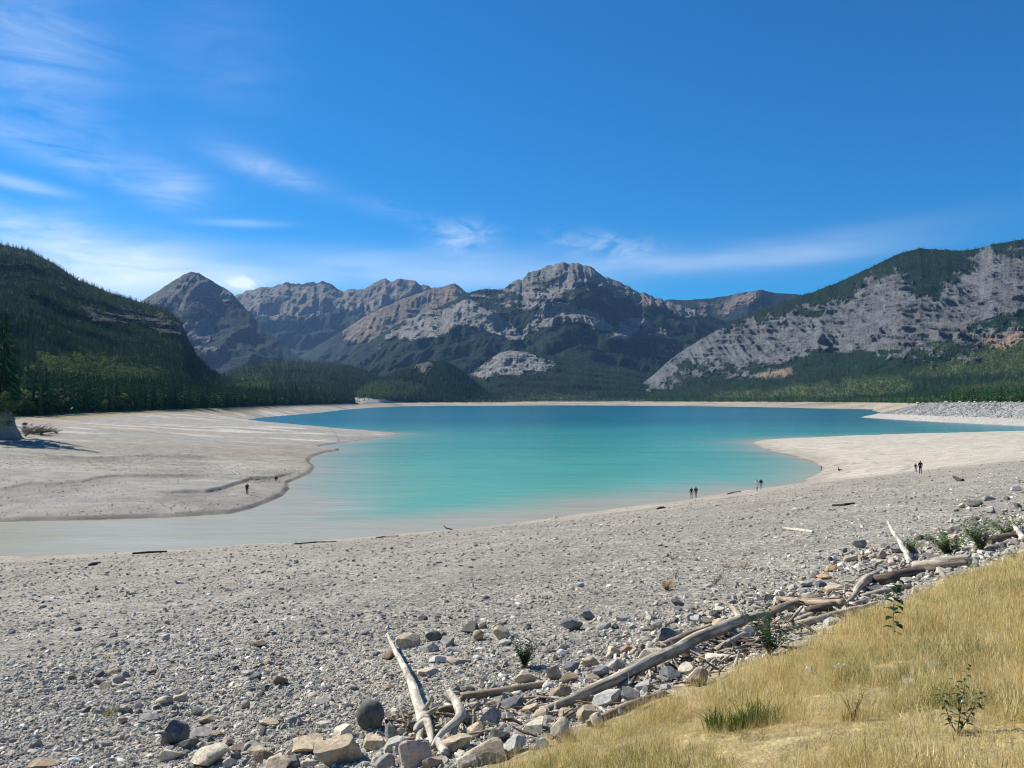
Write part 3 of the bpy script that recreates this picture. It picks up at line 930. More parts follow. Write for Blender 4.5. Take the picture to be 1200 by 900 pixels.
log([(540, 816, .02, .045), (588, 809, .02, .05), (640, 801, .02, .045)], 'tan', 'short tan log half buried left of the long grey log')
log([(778, 757, .03, .05), (800, 747, .04, .06), (832, 735, .05, .06)], 'tan', 'short tan log tucked behind the middle of the long grey log')
log([(840, 763, .03, .045), (856, 753, .05, .05), (872, 744, .07, .05)], 'grey', 'short grey log under the root end of the long grey log')
log([(738, 803, .04, .02), (745, 790, .12, .025), (752, 784, .16, .02)], 'brown', 'dark brown stick propped under the long grey log', name='driftwood_stick')
log([(766, 757, .12, .012), (773, 752, .20, .014), (782, 757, .16, .010)], 'white', 'thin bent white twig on the long grey log', name='driftwood_stick')
log([(897, 722, .05, .08), (920, 713, .06, .10), (942, 706, .06, .10), (958, 702, .05, .08)], 'tan', 'thick tan log at the left of the driftwood heap')
log([(911, 701, .10, .03), (945, 706, .16, .045), (988, 706, .14, .05)], 'tan', 'long tan log lying across the driftwood heap')
log([(915, 700, .12, .02), (942, 703, .2, .025), (985, 700, .18, .02)], 'tan', 'thin split pole on top of the driftwood heap', name='driftwood_pole')
log([(918, 736, .03, .045), (946, 730, .04, .06), (975, 722, .04, .06), (1004, 714, .03, .05)], 'grey', 'long grey beam at the grass edge below the driftwood heap')
log([(921, 731, .10, .03), (936, 725, .14, .04), (951, 719, .12, .04)], 'grey', 'grey split plank leaning on the beam in the driftwood heap', name='driftwood_plank', flat=.5)
log([(926, 728, .16, .02), (934, 718, .2, .02), (941, 711, .22, .012)], 'tan', 'thin branch sticking up from the driftwood heap', name='driftwood_stick')
log([(946, 716, .08, .07), (962, 713, .08, .075), (979, 710, .07, .06)], 'brown', 'brown barked log in the middle of the driftwood heap')
log([(990, 709, .04, .025), (1001, 699, .08, .035), (1006, 688, .14, .06), (1014, 680, .16, .08), (1027, 674, .14, .08)], 'grey', 'curved grey limb bending up at the right of the driftwood heap', name='driftwood_branch')
log([(1024, 681, .05, .10), (1045, 677, .06, .11), (1064, 673, .06, .11), (1084, 670, .05, .09)], 'brown', 'thick barked brown log right of the curved grey limb')
log([(1009, 699, .03, .045), (1040, 692, .03, .05), (1068, 686, .03, .04)], 'grey', 'narrow grey beam along the grass edge below the barked brown log')
log([(1070, 663, .08, .08), (1100, 659, .08, .10), (1134, 654, .07, .09)], 'grey', 'grey-brown log near the green plants, uppermost of two parallel logs')
log([(1060, 671, .03, .07), (1095, 667, .03, .085), (1133, 661, .03, .07)], 'brown', 'brown log near the grass edge, lower of two parallel logs')
log([(1040, 611, .75, .035), (1047, 624, .55, .05), (1057, 640, .30, .055), (1068, 660, .06, .065)], 'white', 'bare bleached pole leaning out over the cobbles', name='driftwood_pole')
log([(1158, 636, .05, .10), (1178, 631, .05, .12), (1206, 625, .05, .12)], 'brown', 'dark brown log at the grass edge right of the green plants')
log([(1184, 606, .5, .03), (1190, 618, .3, .05), (1200, 632, .08, .07)], 'white', 'bleached branch rising beside the dark brown log', name='driftwood_branch')
log([(918, 619, .02, .05), (935, 621, .03, .055), (953, 623, .03, .05)], 'white', 'straight white stick alone on the cobbles beyond the driftwood', name='driftwood_stick')
log([(985, 706, .03, .02), (1000, 708, .03, .03), (1015, 703, .03, .02)], 'white', 'pale broken stick below the curved grey limb', name='driftwood_stick')
log([(996, 715, .02, .02), (1012, 711, .02, .025), (1030, 705, .02, .02)], 'white', 'thin whitish stick at the grass edge near the curved grey limb', name='driftwood_stick')
log([(862, 766, .02, .012), (875, 756, .03, .016), (890, 752, .03, .012)], 'tan', 'thin tan stick left of the leafy shrub', name='driftwood_stick')
log([(690, 848, .02, .03), (735, 828, .03, .04), (780, 812, .02, .03)], 'tan', 'tan pole half hidden by grass below the long grey log', name='driftwood_pole')
log([(820, 790, .03, .014), (835, 775, .05, .016), (852, 764, .06, .012)], 'grey', 'thin grey stick on the pale slab below the long grey log', name='driftwood_stick')
# sticks and logs further off, by the water
log([(271, 551.6, .05, .07), (276, 554, .05, .08), (281, 556.5, .04, .07)], 'white', 'short white stick on the mud flat beyond the lone person', name='driftwood_stick', group='drift by the water')
log([(284, 573.5, .02, .05), (290, 575.5, .02, .06), (298, 577.5, .02, .05)], 'white', 'pale stick lying at the feet of the lone person', name='driftwood_stick', group='drift by the water')
log([(155, 648.6, .05, .09), (175, 647, .06, .11), (196, 646.4, .03, .07)], 'dark', 'dark wet log half in the water of the inlet', group='drift by the water')
log([(104, 662.5, .03, .08), (110, 661, .05, .11), (117, 659.6, .04, .09)], 'dark', 'stubby dark log on the damp strand left of the wet log', group='drift by the water')
log([(344, 637.6, .04, .08), (370, 635.6, .05, .09), (394, 634.6, .02, .06)], 'dark', 'long dark log along the water line left of centre', [[(347, 637, .1, .05), (346.5, 634, .5, .03)]], group='drift by the water')
log([(440, 630.4, .03, .07), (452, 629, .05, .09), (466, 628.2, .03, .07)], 'brown', 'brown log on the water line right of the long dark log', group='drift by the water')
log([(520, 616, .75, .04), (523, 619, .3, .06), (530, 620.4, .08, .08)], 'dark', 'bent dark snag sticking up at the water line', name='driftwood_snag', group='drift by the water')
log([(649.5, 603, .6, .06), (650, 608, .1, .12)], 'tan', 'small pale stump standing at the water line', [[(645, 608.5, .02, .05), (655, 608, .03, .05)]], name='driftwood_stump', group='drift by the water')
log([(852, 579, .03, .08), (860, 577, .05, .1), (868, 576, .03, .07)], 'dark', 'dark log on the water line between the two couples', group='drift by the water')
log([(975, 592, .03, .05), (990, 591, .04, .06), (1001, 589.6, .03, .05)], 'dark', 'dark stick on the pebbles near the head of the bay', name='driftwood_stick', group='drift by the water')
log([(1118, 559, .05, .12), (1123, 562, .06, .16), (1128, 563, .05, .12)], 'dark', 'dark stump end on the pebbles right of the standing pair', name='driftwood_stump', group='drift by the water')
log([(770, 596.4, .03, .1), (774, 595.4, .06, .16), (780, 595.2, .02, .07)], 'dark', 'small dark lump of wood near the couple in dark tops', name='driftwood_stump', group='drift by the water')
log([(298, 562.5, .03, .06), (302, 562, .04, .08), (306, 561, .02, .05)], 'dark', 'dark bit of wood on the mud left of the crouching person', name='driftwood_stick', group='drift by the water')

# chips and twigs lying between the stones
def chips():
    protos = []
    for k in range(4):
        V, Fc, UV = tube([(-.5, 0, 0), (0, .03 * (k - 1), .01), (.5, 0, 0)], [.02, .03, .016], 6, 50 + k, .2)
        me = mesh_np('twig_shape', V, Fc, True, uv=UV); me.materials.append(WOOD[['grey', 'white', 'tan', 'brown'][k]]); protos.append(proto('twig_shape', me))
    N = 5200
    px = rng.uniform(470, 1200, N); py = np.where(px < 640, 885 - (px - 300) * .17, 850 - (px - 640) * .43) + rng.normal(0, 13, N)
    d = np.exp(-((px - 868) / 60) ** 2) + .25 + .5 * np.exp(-((px - 990) / 60) ** 2)
    k = (rng.uniform(0, 1, N) < d * .27) & (py < 899)
    px, py = px[k], py[k]
    X, Y, ok = hits(px, py); z = height(X, Y); m = len(X)
    rot = np.stack([rng.normal(0, .2, m), rng.normal(0, .3, m), rng.uniform(0, 6.28, m)], 1)
    L = rng.uniform(.08, .36, m); th = rng.uniform(.3, .7, m)
    instancer('driftwood_debris', protos, np.stack([X, Y, z + .02 + rng.uniform(0, .05, m)], 1), rot, np.stack([L, th, th], 1), rng.integers(0, 4, m), 'twigs and wood chips scattered between the stones', 'debris', WOOD['grey'])


chips()

# ------------------------------------------------------------------ dry grass of the embankment
def blade_tuft(seed, n, h, spread, lean, width, head=False):
    g = np.random.default_rng(seed)
    V = []; Fc = []
    for _ in range(n):
        a = g.uniform(0, 6.28); r = spread * math.sqrt(g.uniform()); bx, by = r * math.cos(a), r * math.sin(a)
        H = h * g.uniform(.5, 1.1); la = g.uniform(0, 6.28); ll = H * abs(g.normal(0, lean)); w = width * g.uniform(.6, 1.3)
        wa = g.uniform(0, 3.14); wx_, wy_ = math.cos(wa) * w, math.sin(wa) * w
        b = len(V)
        for k, t in enumerate((0, .4, .75)):
            x = bx + math.cos(la) * ll * t * t; y = by + math.sin(la) * ll * t * t; z = H * (t - .18 * t * t * min(1, ll / H))
            q = 1 - .45 * t
            V.append((x - wx_ * q, y - wy_ * q, z)); V.append((x + wx_ * q, y + wy_ * q, z))
        x = bx + math.cos(la) * ll; y = by + math.sin(la) * ll; V.append((x, y, H * (1 - .18 * min(1, ll / H))))
        Fc += [(b, b + 1, b + 3, b + 2), (b + 2, b + 3, b + 5, b + 4), (b + 4, b + 5, b + 6)]
        if head and g.uniform() < .4:
            b = len(V); z0 = H * .9
            V += [(x - w * 1.6, y, z0 - .02), (x + w * 1.6, y, z0 - .02), (x + .004, y, z0 + .05)]; Fc.append((b, b + 1, b + 2))
    return np.array(V), Fc


def grass():
    protos = []
    for k in range(7):
        V, Fc = blade_tuft(300 + k, 26, .19, .09, .75, .0015, True)
        me = mesh_np('grass_shape', V, Fc, False); me.materials.append(M_STRAW); protos.append(proto('grass_shape', me))
    for k in range(3):
        V, Fc = blade_tuft(320 + k, 24, .16, .08, .6, .0018)
        me = mesh_np('grass_shape', V, Fc, False); me.materials.append(M_GREENGRASS); protos.append(proto('grass_shape', me))
    for k in range(3):                      # flattened thatch
        V, Fc = blade_tuft(330 + k, 24, .07, .10, 2.4, .0017)
        me = mesh_np('grass_shape', V, Fc, False); me.materials.append(M_STRAW); protos.append(proto('grass_shape', me))
    for k in range(2):                      # tall seed stalks
        V, Fc = blade_tuft(340 + k, 7, .36, .10, .35, .0013, True)
        me = mesh_np('grass_shape', V, Fc, False); me.materials.append(M_STRAW); protos.append(proto('grass_shape', me))
    N = 190000
    n = rng.uniform(-4, 6.1, N); s = rng.uniform(-5, 38, N)
    X = NX * n + TX * s; Y = NY * n + TY * s
    k = (Y > 1.6) & (np.abs(X) < Y * .85 + 3.0)
    n, s, X, Y = n[k], s[k], X[k], Y[k]
    z = height(X, Y)
    px, py = project(X, Y, z)
    edge = n + .5 * fbm(X / .8, Y / .8, oct=3) + .5
    pr = sstep(5.7, 4.7, edge)
    bare = sstep(.10, .45, fbm(X / .9 + 5, Y / .9, oct=3) + .3 * sstep(5.8, 4.6, Y))
    pr *= 1 - .38 * bare
    k = rng.uniform(0, 1, len(X)) < pr * np.clip(9 / Y, .35, 1)
    n, X, Y, z, px, py = n[k], X[k], Y[k], z[k], px[k], py[k]
    m = len(X)
    sz = (.42 + .66 * vnoise(X / .8, Y / .8) + .2 * sstep(6, 10, Y)) * (1 - .2 * bare[k]) * rng.uniform(.7, 1.2, m) * (1 - .45 * sstep(4.2, 5.6, n))
    green = sstep(.05, .5, fbm(X / 1.8 + 9, Y / 1.8, oct=2) + .45 * np.exp(-((px - 1010) / 110) ** 2 - ((py - 765) / 22) ** 2) - .05)
    idx = np.where(rng.uniform(0, 1, m) < green * .5, rng.integers(7, 10, m), rng.integers(0, 7, m))
    q_ = rng.uniform(0, 1, m)
    idx = np.where((q_ < .22 + .65 * bare[k]) & (n < 5), rng.integers(10, 13, m), idx)
    idx = np.where((q_ > .955) & (n < 5), rng.integers(13, 15, m), idx)
    wide = 1 + .5 * sstep(7, 16, Y)
    rot = np.stack([rng.normal(0.06, .12, m), rng.normal(.10, .14, m), rng.uniform(0, 6.28, m)], 1)
    instancer('dry_grass', protos, np.stack([X, Y, z - .01], 1), rot, np.stack([sz * wide, sz * wide, sz], 1), idx, 'dry golden grass covering the embankment slope', 'grass', M_STRAW)
    return m


n_grass = grass()


# ------------------------------------------------------------------ small plants
def leaf_mesh(leaves):
    """leaves: list of (pos, direction, length, width)"""
    V = []; Fc = []
    for p, d, L, w in leaves:
        d = Vector(d).normalized(); s = d.cross(Vector((0, 0, 1)))
        if s.length < .05: s = Vector((1, 0, 0))
        s.normalize(); u = s.cross(d); p = Vector(p); b = len(V)
        for t, q, dr in ((0, 0, 0), (.3, .85, .03), (.6, .8, .02), (1, 0, -.10)):
            c = p + d * (L * t) + u * (dr * L)
            if q == 0: V.append(c)
            else: V += [c - s * (w * q * .5) + u * (.12 * w), c, c + s * (w * q * .5) + u * (.12 * w)]
        Fc += [(b, b + 2, b + 1), (b, b + 3, b + 2), (b + 1, b + 2, b + 5, b + 4), (b + 2, b + 3, b + 6, b + 5), (b + 4, b + 5, b + 7), (b + 5, b + 6, b + 7)]
    return np.array([v[:] for v in V]), Fc


def plant(px, py, name, label, cat, stems, leaf_mat, n_leaf, L, W, group=None, stem_mat=None):
    """stems: list of [(dx, dy, dz)...] in metres from the base; leaves grow along them"""
    p = hit(px, py)
    e = bpy.data.objects.new(name, None); COL.objects.link(e)
    e.location = (p[0], p[1], p[2] - .02)
    tag(e, label, cat, group)
    drop_ = .5 if name == 'sapling' else 0
    parts = []; lv = []
    for k, st in enumerate(stems):
        P = np.array(st); Lg = np.linalg.norm(P[-1] - P[0])
        parts.append(tube(P, np.linspace(.0035, .0012, len(P)) * (1 + Lg), 5, px + k, .05, jag=False))
        for i in range(int(n_leaf * 1.6)):
            t = .25 + .75 * (i + .5) / n_leaf
            q = P[0] * 0
            f = t * (len(P) - 1); a = int(min(f, len(P) - 2)); q = P[a] + (P[a + 1] - P[a]) * (f - a)
            an = i * 2.4 + k + random.uniform(-.4, .4)
            lv.append((q, (math.cos(an), math.sin(an), random.uniform(-.15, .7) - drop_), L * random.uniform(.7, 1.2), W * random.uniform(.8, 1.2)))
    V, Fc, UV = join(parts)
    link('stem', mesh_np('stem', V, Fc, True), stem_mat or M_STEM, e)
    V, Fc = leaf_mesh(lv)
    link('foliage', mesh_np('foliage', V, Fc, False), leaf_mat, e)
    return e


def bushy(n, h, sp, seed):
    g = np.random.default_rng(seed); out = []
    for _ in range(n):
        a = g.uniform(0, 6.28); r = sp * g.uniform(.2, 1); H = h * g.uniform(.55, 1)
        out.append([(0, 0, 0), (r * .35 * math.cos(a), r * .35 * math.sin(a), H * .5), (r * math.cos(a), r * math.sin(a), H)])
    return out


plant(1047, 757, 'sapling', 'tall leafy green sapling standing up out of the dry grass', 'sapling', [[(0, 0, 0), (.01, 0, .2), (.0, 0, .40), (.02, 0, .54)]], M_LEAF, 12, .13, .10)
plant(1122, 858, 'sapling', 'small thin-leaved sapling with two shoots low in the dry grass', 'sapling', [[(0, 0, 0), (.02, 0, .16), (.05, 0, .32)], [(0, 0, 0), (-.05, 0, .1), (-.08, 0, .2)], [(0, 0, 0), (.03, .02, .12), (.02, .03, .24)], [(0, 0, 0), (.08, .02, .1), (.12, .0, .2)]], M_LEAF, 11, .055, .024)
plant(902, 768, 'shrub', 'dark leafy shrub at the root end of the long grey log', 'shrub', bushy(26, .46, .26, 5), M_LEAF, 14, .055, .026)
plant(614, 782, 'shrub', 'dark green bush alone on the gravel', 'shrub', bushy(34, .30, .17, 6), M_LEAF, 14, .045, .024)
plant(1110, 652, 'shrub', 'bright green plant on the rubble, leftmost of three', 'shrub', bushy(30, .42, .34, 7), M_LEAF2, 16, .10, .045)
plant(1150, 648, 'shrub', 'grey-green bushy plant on the rubble between two others', 'shrub', bushy(34, .62, .34, 8), M_LEAF2, 16, .09, .04)
plant(1180, 630, 'shrub', 'low grey-green plant by the bleached branch', 'shrub', bushy(30, .45, .5, 9), M_LEAF2, 14, .09, .04)
plant(1068, 648, 'shrub', 'small olive plant beside the bare leaning pole', 'shrub', bushy(18, .3, .25, 10), M_LEAF2, 12, .08, .035)
plant(781, 692, 'dry_plant', 'rusty dry plant on the pebble beach', 'plant', bushy(20, .24, .3, 11), M_DRY, 12, .05, .02)
plant(792, 679, 'dry_plant', 'small olive plant behind the rusty dry plant', 'plant', bushy(8, .28, .16, 12), M_LEAF2, 8, .05, .02)
plant(838, 684, 'shrub', 'low green plant on the pebbles right of the rusty one', 'shrub', bushy(10, .22, .26, 13), M_LEAF, 8, .05, .02)
plant(872, 666, 'dry_plant', 'low yellowish plant on the pebbles, right of a similar one', 'plant', bushy(8, .2, .22, 14), M_DRY, 8, .05, .02)
plant(852, 665, 'dry_plant', 'low yellowish plant on the pebbles, left of a similar one', 'plant', bushy(8, .16, .22, 15), M_DRY, 8, .05, .02)
plant(788, 657, 'shrub', 'tiny green plant high on the pebble beach', 'shrub', bushy(8, .26, .2, 16), M_LEAF, 8, .05, .02)
plant(1000, 845, 'dry_plant', 'rusty dry stalks rising from the dry grass', 'plant', bushy(6, .22, .12, 17), M_DRY, 12, .028, .012)
plant(1055, 645, 'shrub', 'little green plant left of the bare leaning pole', 'shrub', bushy(6, .2, .15, 18), M_LEAF2, 8, .05, .02)


def tuft(px, py, name, label, n, h, spread, mat, w=.003):
    p = hit(px, py)
    V, Fc = blade_tuft(int(px), n, h, spread, .5, w)
    o = link(name, mesh_np(name, V * np.array([1, .6, 1]), Fc, False), mat); o.location = (p[0], p[1], p[2] - .02)
    tag(o, label, 'grass tuft')


tuft(850, 858, 'grass_tuft', 'bright green grass tuft in the dry grass, left one of the pair', 260, .22, .16, M_GREENGRASS)
tuft(892, 850, 'grass_tuft', 'bright green grass tuft in the dry grass, right one of the pair', 300, .22, .18, M_GREENGRASS)
M_BRUSH = mat_leaf('brown_brush_twigs', [(0, (.05, .035, .025)), (1, (.09, .06, .045))], .1)
M_MOSS = mat_leaf('mossy_leaves', [(0, (.20, .19, .04)), (1, (.26, .24, .06))], .3)
tuft(142, 834, 'moss_patch', 'yellow-green mossy patch on the gravel', 420, .045, .24, M_MOSS, .004)
tuft(83, 840, 'moss_patch', 'smaller faint green patch on the gravel at left', 160, .03, .18, M_MOSS, .004)

# ------------------------------------------------------------------ mountains
FOREST = np.array([.030, .044, .024]); ROCKC = np.array([.30, .295, .28]); MEADOW = np.array([.10, .125, .05]); BROWN = np.array([.25, .185, .13]); SAND = np.array([.45, .40, .32])


def paint(px, py, polys, jit, scale, seed):
    """how much of a hand-mapped patch covers a spot: ragged, with a feathered margin"""
    m = np.zeros(px.shape)
    w1x = fbm(px / scale + seed, py / scale, oct=5, gain=.6) * 1.5; w1y = fbm(px / scale + 50 + seed, py / scale + 20, oct=5, gain=.6) * 1.1
    for ox, oy in ((0, 0), (.5, .25), (-.5, .25), (0, -.4), (.25, .5), (-.3, -.5), (.8, 0), (-.8, -.1)):
        jx = px + jit * (w1x + ox * .8); jy = py + jit * (w1y + oy * .6)
        k = np.zeros(px.shape)
        for p in polys:
            k = np.maximum(k, inside(jx, jy, p).astype(float))
        m += k / 8
    return m


FORESTS = []


def mountain(name, label, cols, prof, rough, spur, mat, rock=(), sparse=(), strata=0.0, cliff=1.0, shift=.10, meadow=(), brown=(), sand=(), rockc=ROCKC, forest=FOREST, step=1.1, rows=150, z0=9.0, tree=None, seed=0, mottle=0, jit=9, edge=0.0, bands=0.0):
    cols = np.array(cols, float)
    pxs = np.arange(cols[0, 0], cols[-1, 0] + .01, step); nc = len(pxs)
    def cs(k):
        v = np.interp(pxs, cols[:, 0], cols[:, k])
        w = max(1, int(3 / step)); ker = np.hanning(2 * w + 3)[1:-1]; ker /= ker.sum()
        return np.convolve(np.pad(v, w, mode='edge'), ker, mode='valid')
    ry = np.interp(pxs, cols[:, 0], cols[:, 1]) + edge * fbm(pxs / 6 + seed, pxs * 0 + seed, oct=4)
    Yr, Yf = cs(2), cs(3)
    _, _, zr = at_depth(pxs, ry, Yr)
    nb = max(12, rows // 6)
    v = np.concatenate([np.linspace(0, 1, rows), 1 + np.linspace(0, 1, nb + 1)[1:] * 1.0])
    Vv, U = np.meshgrid(v, pxs, indexing='ij')
    vf = np.minimum(Vv, 1); vb = np.maximum(Vv - 1, 0)
    Y = Yf + (Yr - Yf) * vf + (Yr - Yf) * 1.1 * vb
    xr = (U - 600) / F
    X = xr * Y / math.cos(PITCH)
    relief = (zr - z0)
    p = prof if not callable(prof) else prof(pxs)
    hh = vf ** p
    lam = 1.0 / spur
    warp = fbm(X / (lam * 1.7) + seed, Y / (lam * 1.7), oct=3)
    # spurs and gullies that run down the slope, and free roughness
    sp = ridged(X / lam + .8 * warp + seed, Y / (lam * 2.6) + seed * 1.7, oct=5) - .55
    fr = fbm(X / (lam * .4) + seed, Y / (lam * .4), hh * relief / (lam * .3), oct=5)
    env = np.sin(np.pi * np.clip(vf, 0, 1)) ** .8
    hh2 = hh + rough * env * (sp * .85 + fr * .35) * (.25 + .75 * hh)
    if bands:
        q = hh2 * bands + .7 * fbm(X / (lam * 1.2), Y / (lam * 1.2) + 9, oct=3)
        hh2 = hh2 + (np.sin(2 * np.pi * q) * .9 + .35 * np.sin(4 * np.pi * q + 1)) / (2 * np.pi * bands) * .8 * env
    fade = np.where(Vv > 1, 1 - vb ** 1.3, 1)
    Z = z0 + relief[None, :] * np.where(Vv > 1, fade + .05 * sp * np.sin(np.pi * vb), hh2)
    # depth shift so the spurs stand out sideways too
    dY = (Yr - Yf) * shift * env * (sp + .5 * fr)
    Y2 = Y - dY * (1 if rough > .03 else .4)
    X = xr * Y2 / math.cos(PITCH)
    x, y, z = X.ravel(), Y2.ravel(), Z.ravel()
    px, py = project(x, y, z)
    front = (Vv <= 1).ravel()
    rk = paint(px, py, rock, jit, 26, seed) if rock else np.zeros(len(px))
    if len(rock) or len(sparse):
        tex = fbm(px / 7 + seed, py / 4.5 + px / 22, oct=4, gain=.68) * 1.15 + .22 * fbm(px / 30 + seed, py / 14 - px / 50, oct=3)
        if len(sparse):
            rk = np.maximum(rk, .47 * paint(px, py, sparse, jit, 26, seed + 9))
        if strata:
            tex = tex + strata * fbm(px / 45 + seed, (py - .10 * px + 3 * fbm(px / 25, py / 25, oct=2)) / 3.6, oct=3)
        rk = sstep(.33, .67, rk * 1.12 - .06 + (.42 + mottle) * tex * (rk > 0))
    md = paint(px, py, meadow, 7, 14, seed + 3) if meadow else np.zeros(len(px))
    br = paint(px, py, brown, 5, 14, seed + 5) if brown else np.zeros(len(px))
    sa = paint(px, py, sand, 2, 8, seed + 6) if sand else np.zeros(len(px))
    if len(rock) or len(sparse):
        L1 = lam * .11
        wq = .7 * fbm(x / (L1 * 4), z / (L1 * 4) + seed, oct=3)
        rib = ridged(x / L1 + wq + seed, z / (L1 * 4.5) + wq, oct=5) - .5
        led = ridged(z / (L1 * .9) + .6 * wq + x / (L1 * 7), x / (L1 * 6) + seed, oct=3) - .5
        k_ = np.where(front, rk * np.clip((1 - vf.ravel()) / .04, 0, 1), 0)
        y2 = y - k_ * lam * cliff * (.16 * rib + .07 * led)
        x = x * y2 / y; z = z + k_ * lam * cliff * .03 * led; y = y2
    nn = fbm(px / 12 + seed, py / 7, oct=4)
    C = np.tile(forest, (len(px), 1)) * (1 + .25 * nn)[:, None]
    C = mixc(C, MEADOW * 1.0, md * np.clip(.75 + .5 * nn, 0, 1))
    C = mixc(C, rockc * np.array([.55, .54, .51]), rk); C *= np.where(rk > .5, 1 + .34 * nn + .25 * fbm(px / 3.5, py / 9 + px / 11, oct=3), 1)[:, None]
    C = mixc(C, BROWN, br * np.clip(.8 + .6 * nn, 0, 1)); rk = np.maximum(rk, br * .6)
    C = mixc(C, SAND, sa); rk = np.maximum(rk, sa * .3)
    me = mesh_np(name, np.stack([x, y, z], 1), grid_faces(len(v), nc), True, np.clip(C, .008, .8), {'rock': rk})
    o = tag(link(name, me, mat), label, 'mountain', kind='structure')
    if tree:
        cnt, hgt, smin = tree
        G = np.stack([x, y, z], -1).reshape(len(v), nc, 3)
        RK = np.maximum(np.maximum(rk, sa), md * 0).reshape(len(v), nc); MD = md.reshape(len(v), nc)
        PY = py.reshape(len(v), nc)
        N = int(cnt * 14)
        iu = rng.uniform(max(0, (-70 - pxs[0]) / step), min(nc - 1.001, (1270 - pxs[0]) / step), N)
        # even over the picture rather than over the slope
        iv = rng.uniform(0, rows + 2.999, N)
        i0 = iv.astype(int); j0 = iu.astype(int)
        area = np.abs(PY[i0, j0] - PY[np.minimum(i0 + 1, len(v) - 1), j0]) + .25
        rel = np.clip(area / np.quantile(area, .93), .05, 1)
        a = (iv - i0)[:, None]; b = (iu - j0)[:, None]
        P = (G[i0, j0] * (1 - a) + G[i0 + 1, j0] * a) * (1 - b) + (G[i0, j0 + 1] * (1 - a) + G[i0 + 1, j0 + 1] * a) * b
        r0 = RK[i0, j0]
        k = rng.uniform(0, 1, N) < rel * np.where(r0 > .5, smin, 1)
        k &= (P[:, 2] > 11.2)
        P, mdv = P[k][:cnt], MD[i0, j0][k][:cnt]
        FORESTS.append((name, P, mdv, hgt))
    return o


MT_NEAR = mat_mountain('near_slopes', 2.6, 13, .35); MT_MID = mat_mountain('mountain_slopes', 1.3, 34, .3); MT_FAR = mat_mountain('far_mountain_slopes', .7, 60, .3)

mountain('far_pointed_mountain', 'pyramid-shaped grey mountain on the far left of the range',
         [(90, 420, 5600, 4300), (130, 385, 5600, 4300), (165, 353, 5600, 4300), (182, 342, 5600, 4300), (200, 331, 5600, 4300), (213, 322, 5600, 4300), (223, 317.5, 5600, 4300), (232, 320, 5600, 4300), (245, 328, 5600, 4300), (258, 335, 5600, 4250), (272, 344, 5550, 4250), (300, 376, 5400, 4200), (330, 404, 5200, 4150), (360, 425, 5000, 4100), (420, 452, 4800, 4100), (480, 468, 4800, 4100)],
         1.25, .24, .0020, MT_FAR, rock=[[(140, 350), (200, 315), (228, 310), (300, 350), (262, 352), (240, 345), (222, 352), (205, 362), (190, 350), (165, 362)], [(214, 378), (240, 371), (258, 385), (240, 402), (214, 396)], [(225, 410), (258, 405), (262, 420), (240, 425)]],
         rockc=np.array([.25, .235, .21]), forest=np.array([.018, .030, .022]), seed=11, edge=1.2, rows=130, cliff=.55, mottle=.15, strata=.6)
mountain('far_jagged_range', 'jagged grey range behind the pointed mountain',
         [(235, 400, 8600, 6200), (262, 360, 8600, 6200), (276, 344, 8600, 6200), (290, 341, 8600, 6200), (305, 337, 8600, 6200), (318, 338, 8600, 6200), (334, 332, 8600, 6200), (345, 333, 8600, 6200), (360, 331, 8600, 6200), (375, 330, 8600, 6200), (386, 332, 8600, 6200), (396, 340, 8600, 6200), (414, 339, 8600, 6200), (430, 336, 8600, 6200), (445, 329, 8600, 6200), (452, 327, 8600, 6200), (458, 329, 8600, 6200), (468, 325, 8600, 6200), (480, 328, 8600, 6200), (500, 335, 8600, 6200), (530, 345, 8600, 6200), (580, 380, 8600, 6200)],
         1.1, .28, .0015, MT_FAR, rock=[[(240, 340), (600, 320), (600, 360), (470, 362), (430, 372), (400, 365), (370, 372), (345, 372), (330, 380), (300, 366), (270, 372)], [(320, 372), (360, 374), (350, 386), (320, 388)]],
         rockc=np.array([.34, .295, .235]), brown=[[(300, 366), (330, 362), (380, 358), (398, 352), (390, 366), (345, 376), (310, 374)]], forest=np.array([.018, .030, .022]), seed=23, edge=3.2, rows=130, bands=5, cliff=.55, mottle=.15, strata=.6)
mountain('far_brown_ridge', 'grey and brown ridge left of the central peak',
         [(330, 430, 6600, 5000), (372, 405, 6600, 5000), (400, 388, 6600, 5000), (425, 372, 6600, 5000), (450, 360, 6600, 5000), (478, 348, 6600, 5000), (505, 339, 6600, 5000), (522, 335, 6600, 5000), (533, 332, 6600, 5000), (541, 338, 6600, 5000), (556, 350, 6600, 5000), (600, 380, 6600, 5000)],
         1.05, .25, .0018, MT_FAR, rock=[[(400, 400), (405, 375), (450, 355), (500, 335), (560, 330), (560, 375), (500, 370), (480, 378), (470, 388), (455, 392), (440, 400)]],
         rockc=np.array([.37, .30, .225]), brown=[[(500, 350), (515, 338), (533, 331), (548, 344), (535, 352), (505, 357), (480, 358)], [(400, 372), (440, 352), (470, 350), (440, 365), (410, 380)]], forest=np.array([.018, .030, .022]), seed=31, edge=1.0, cliff=.55, mottle=.15, strata=.6)
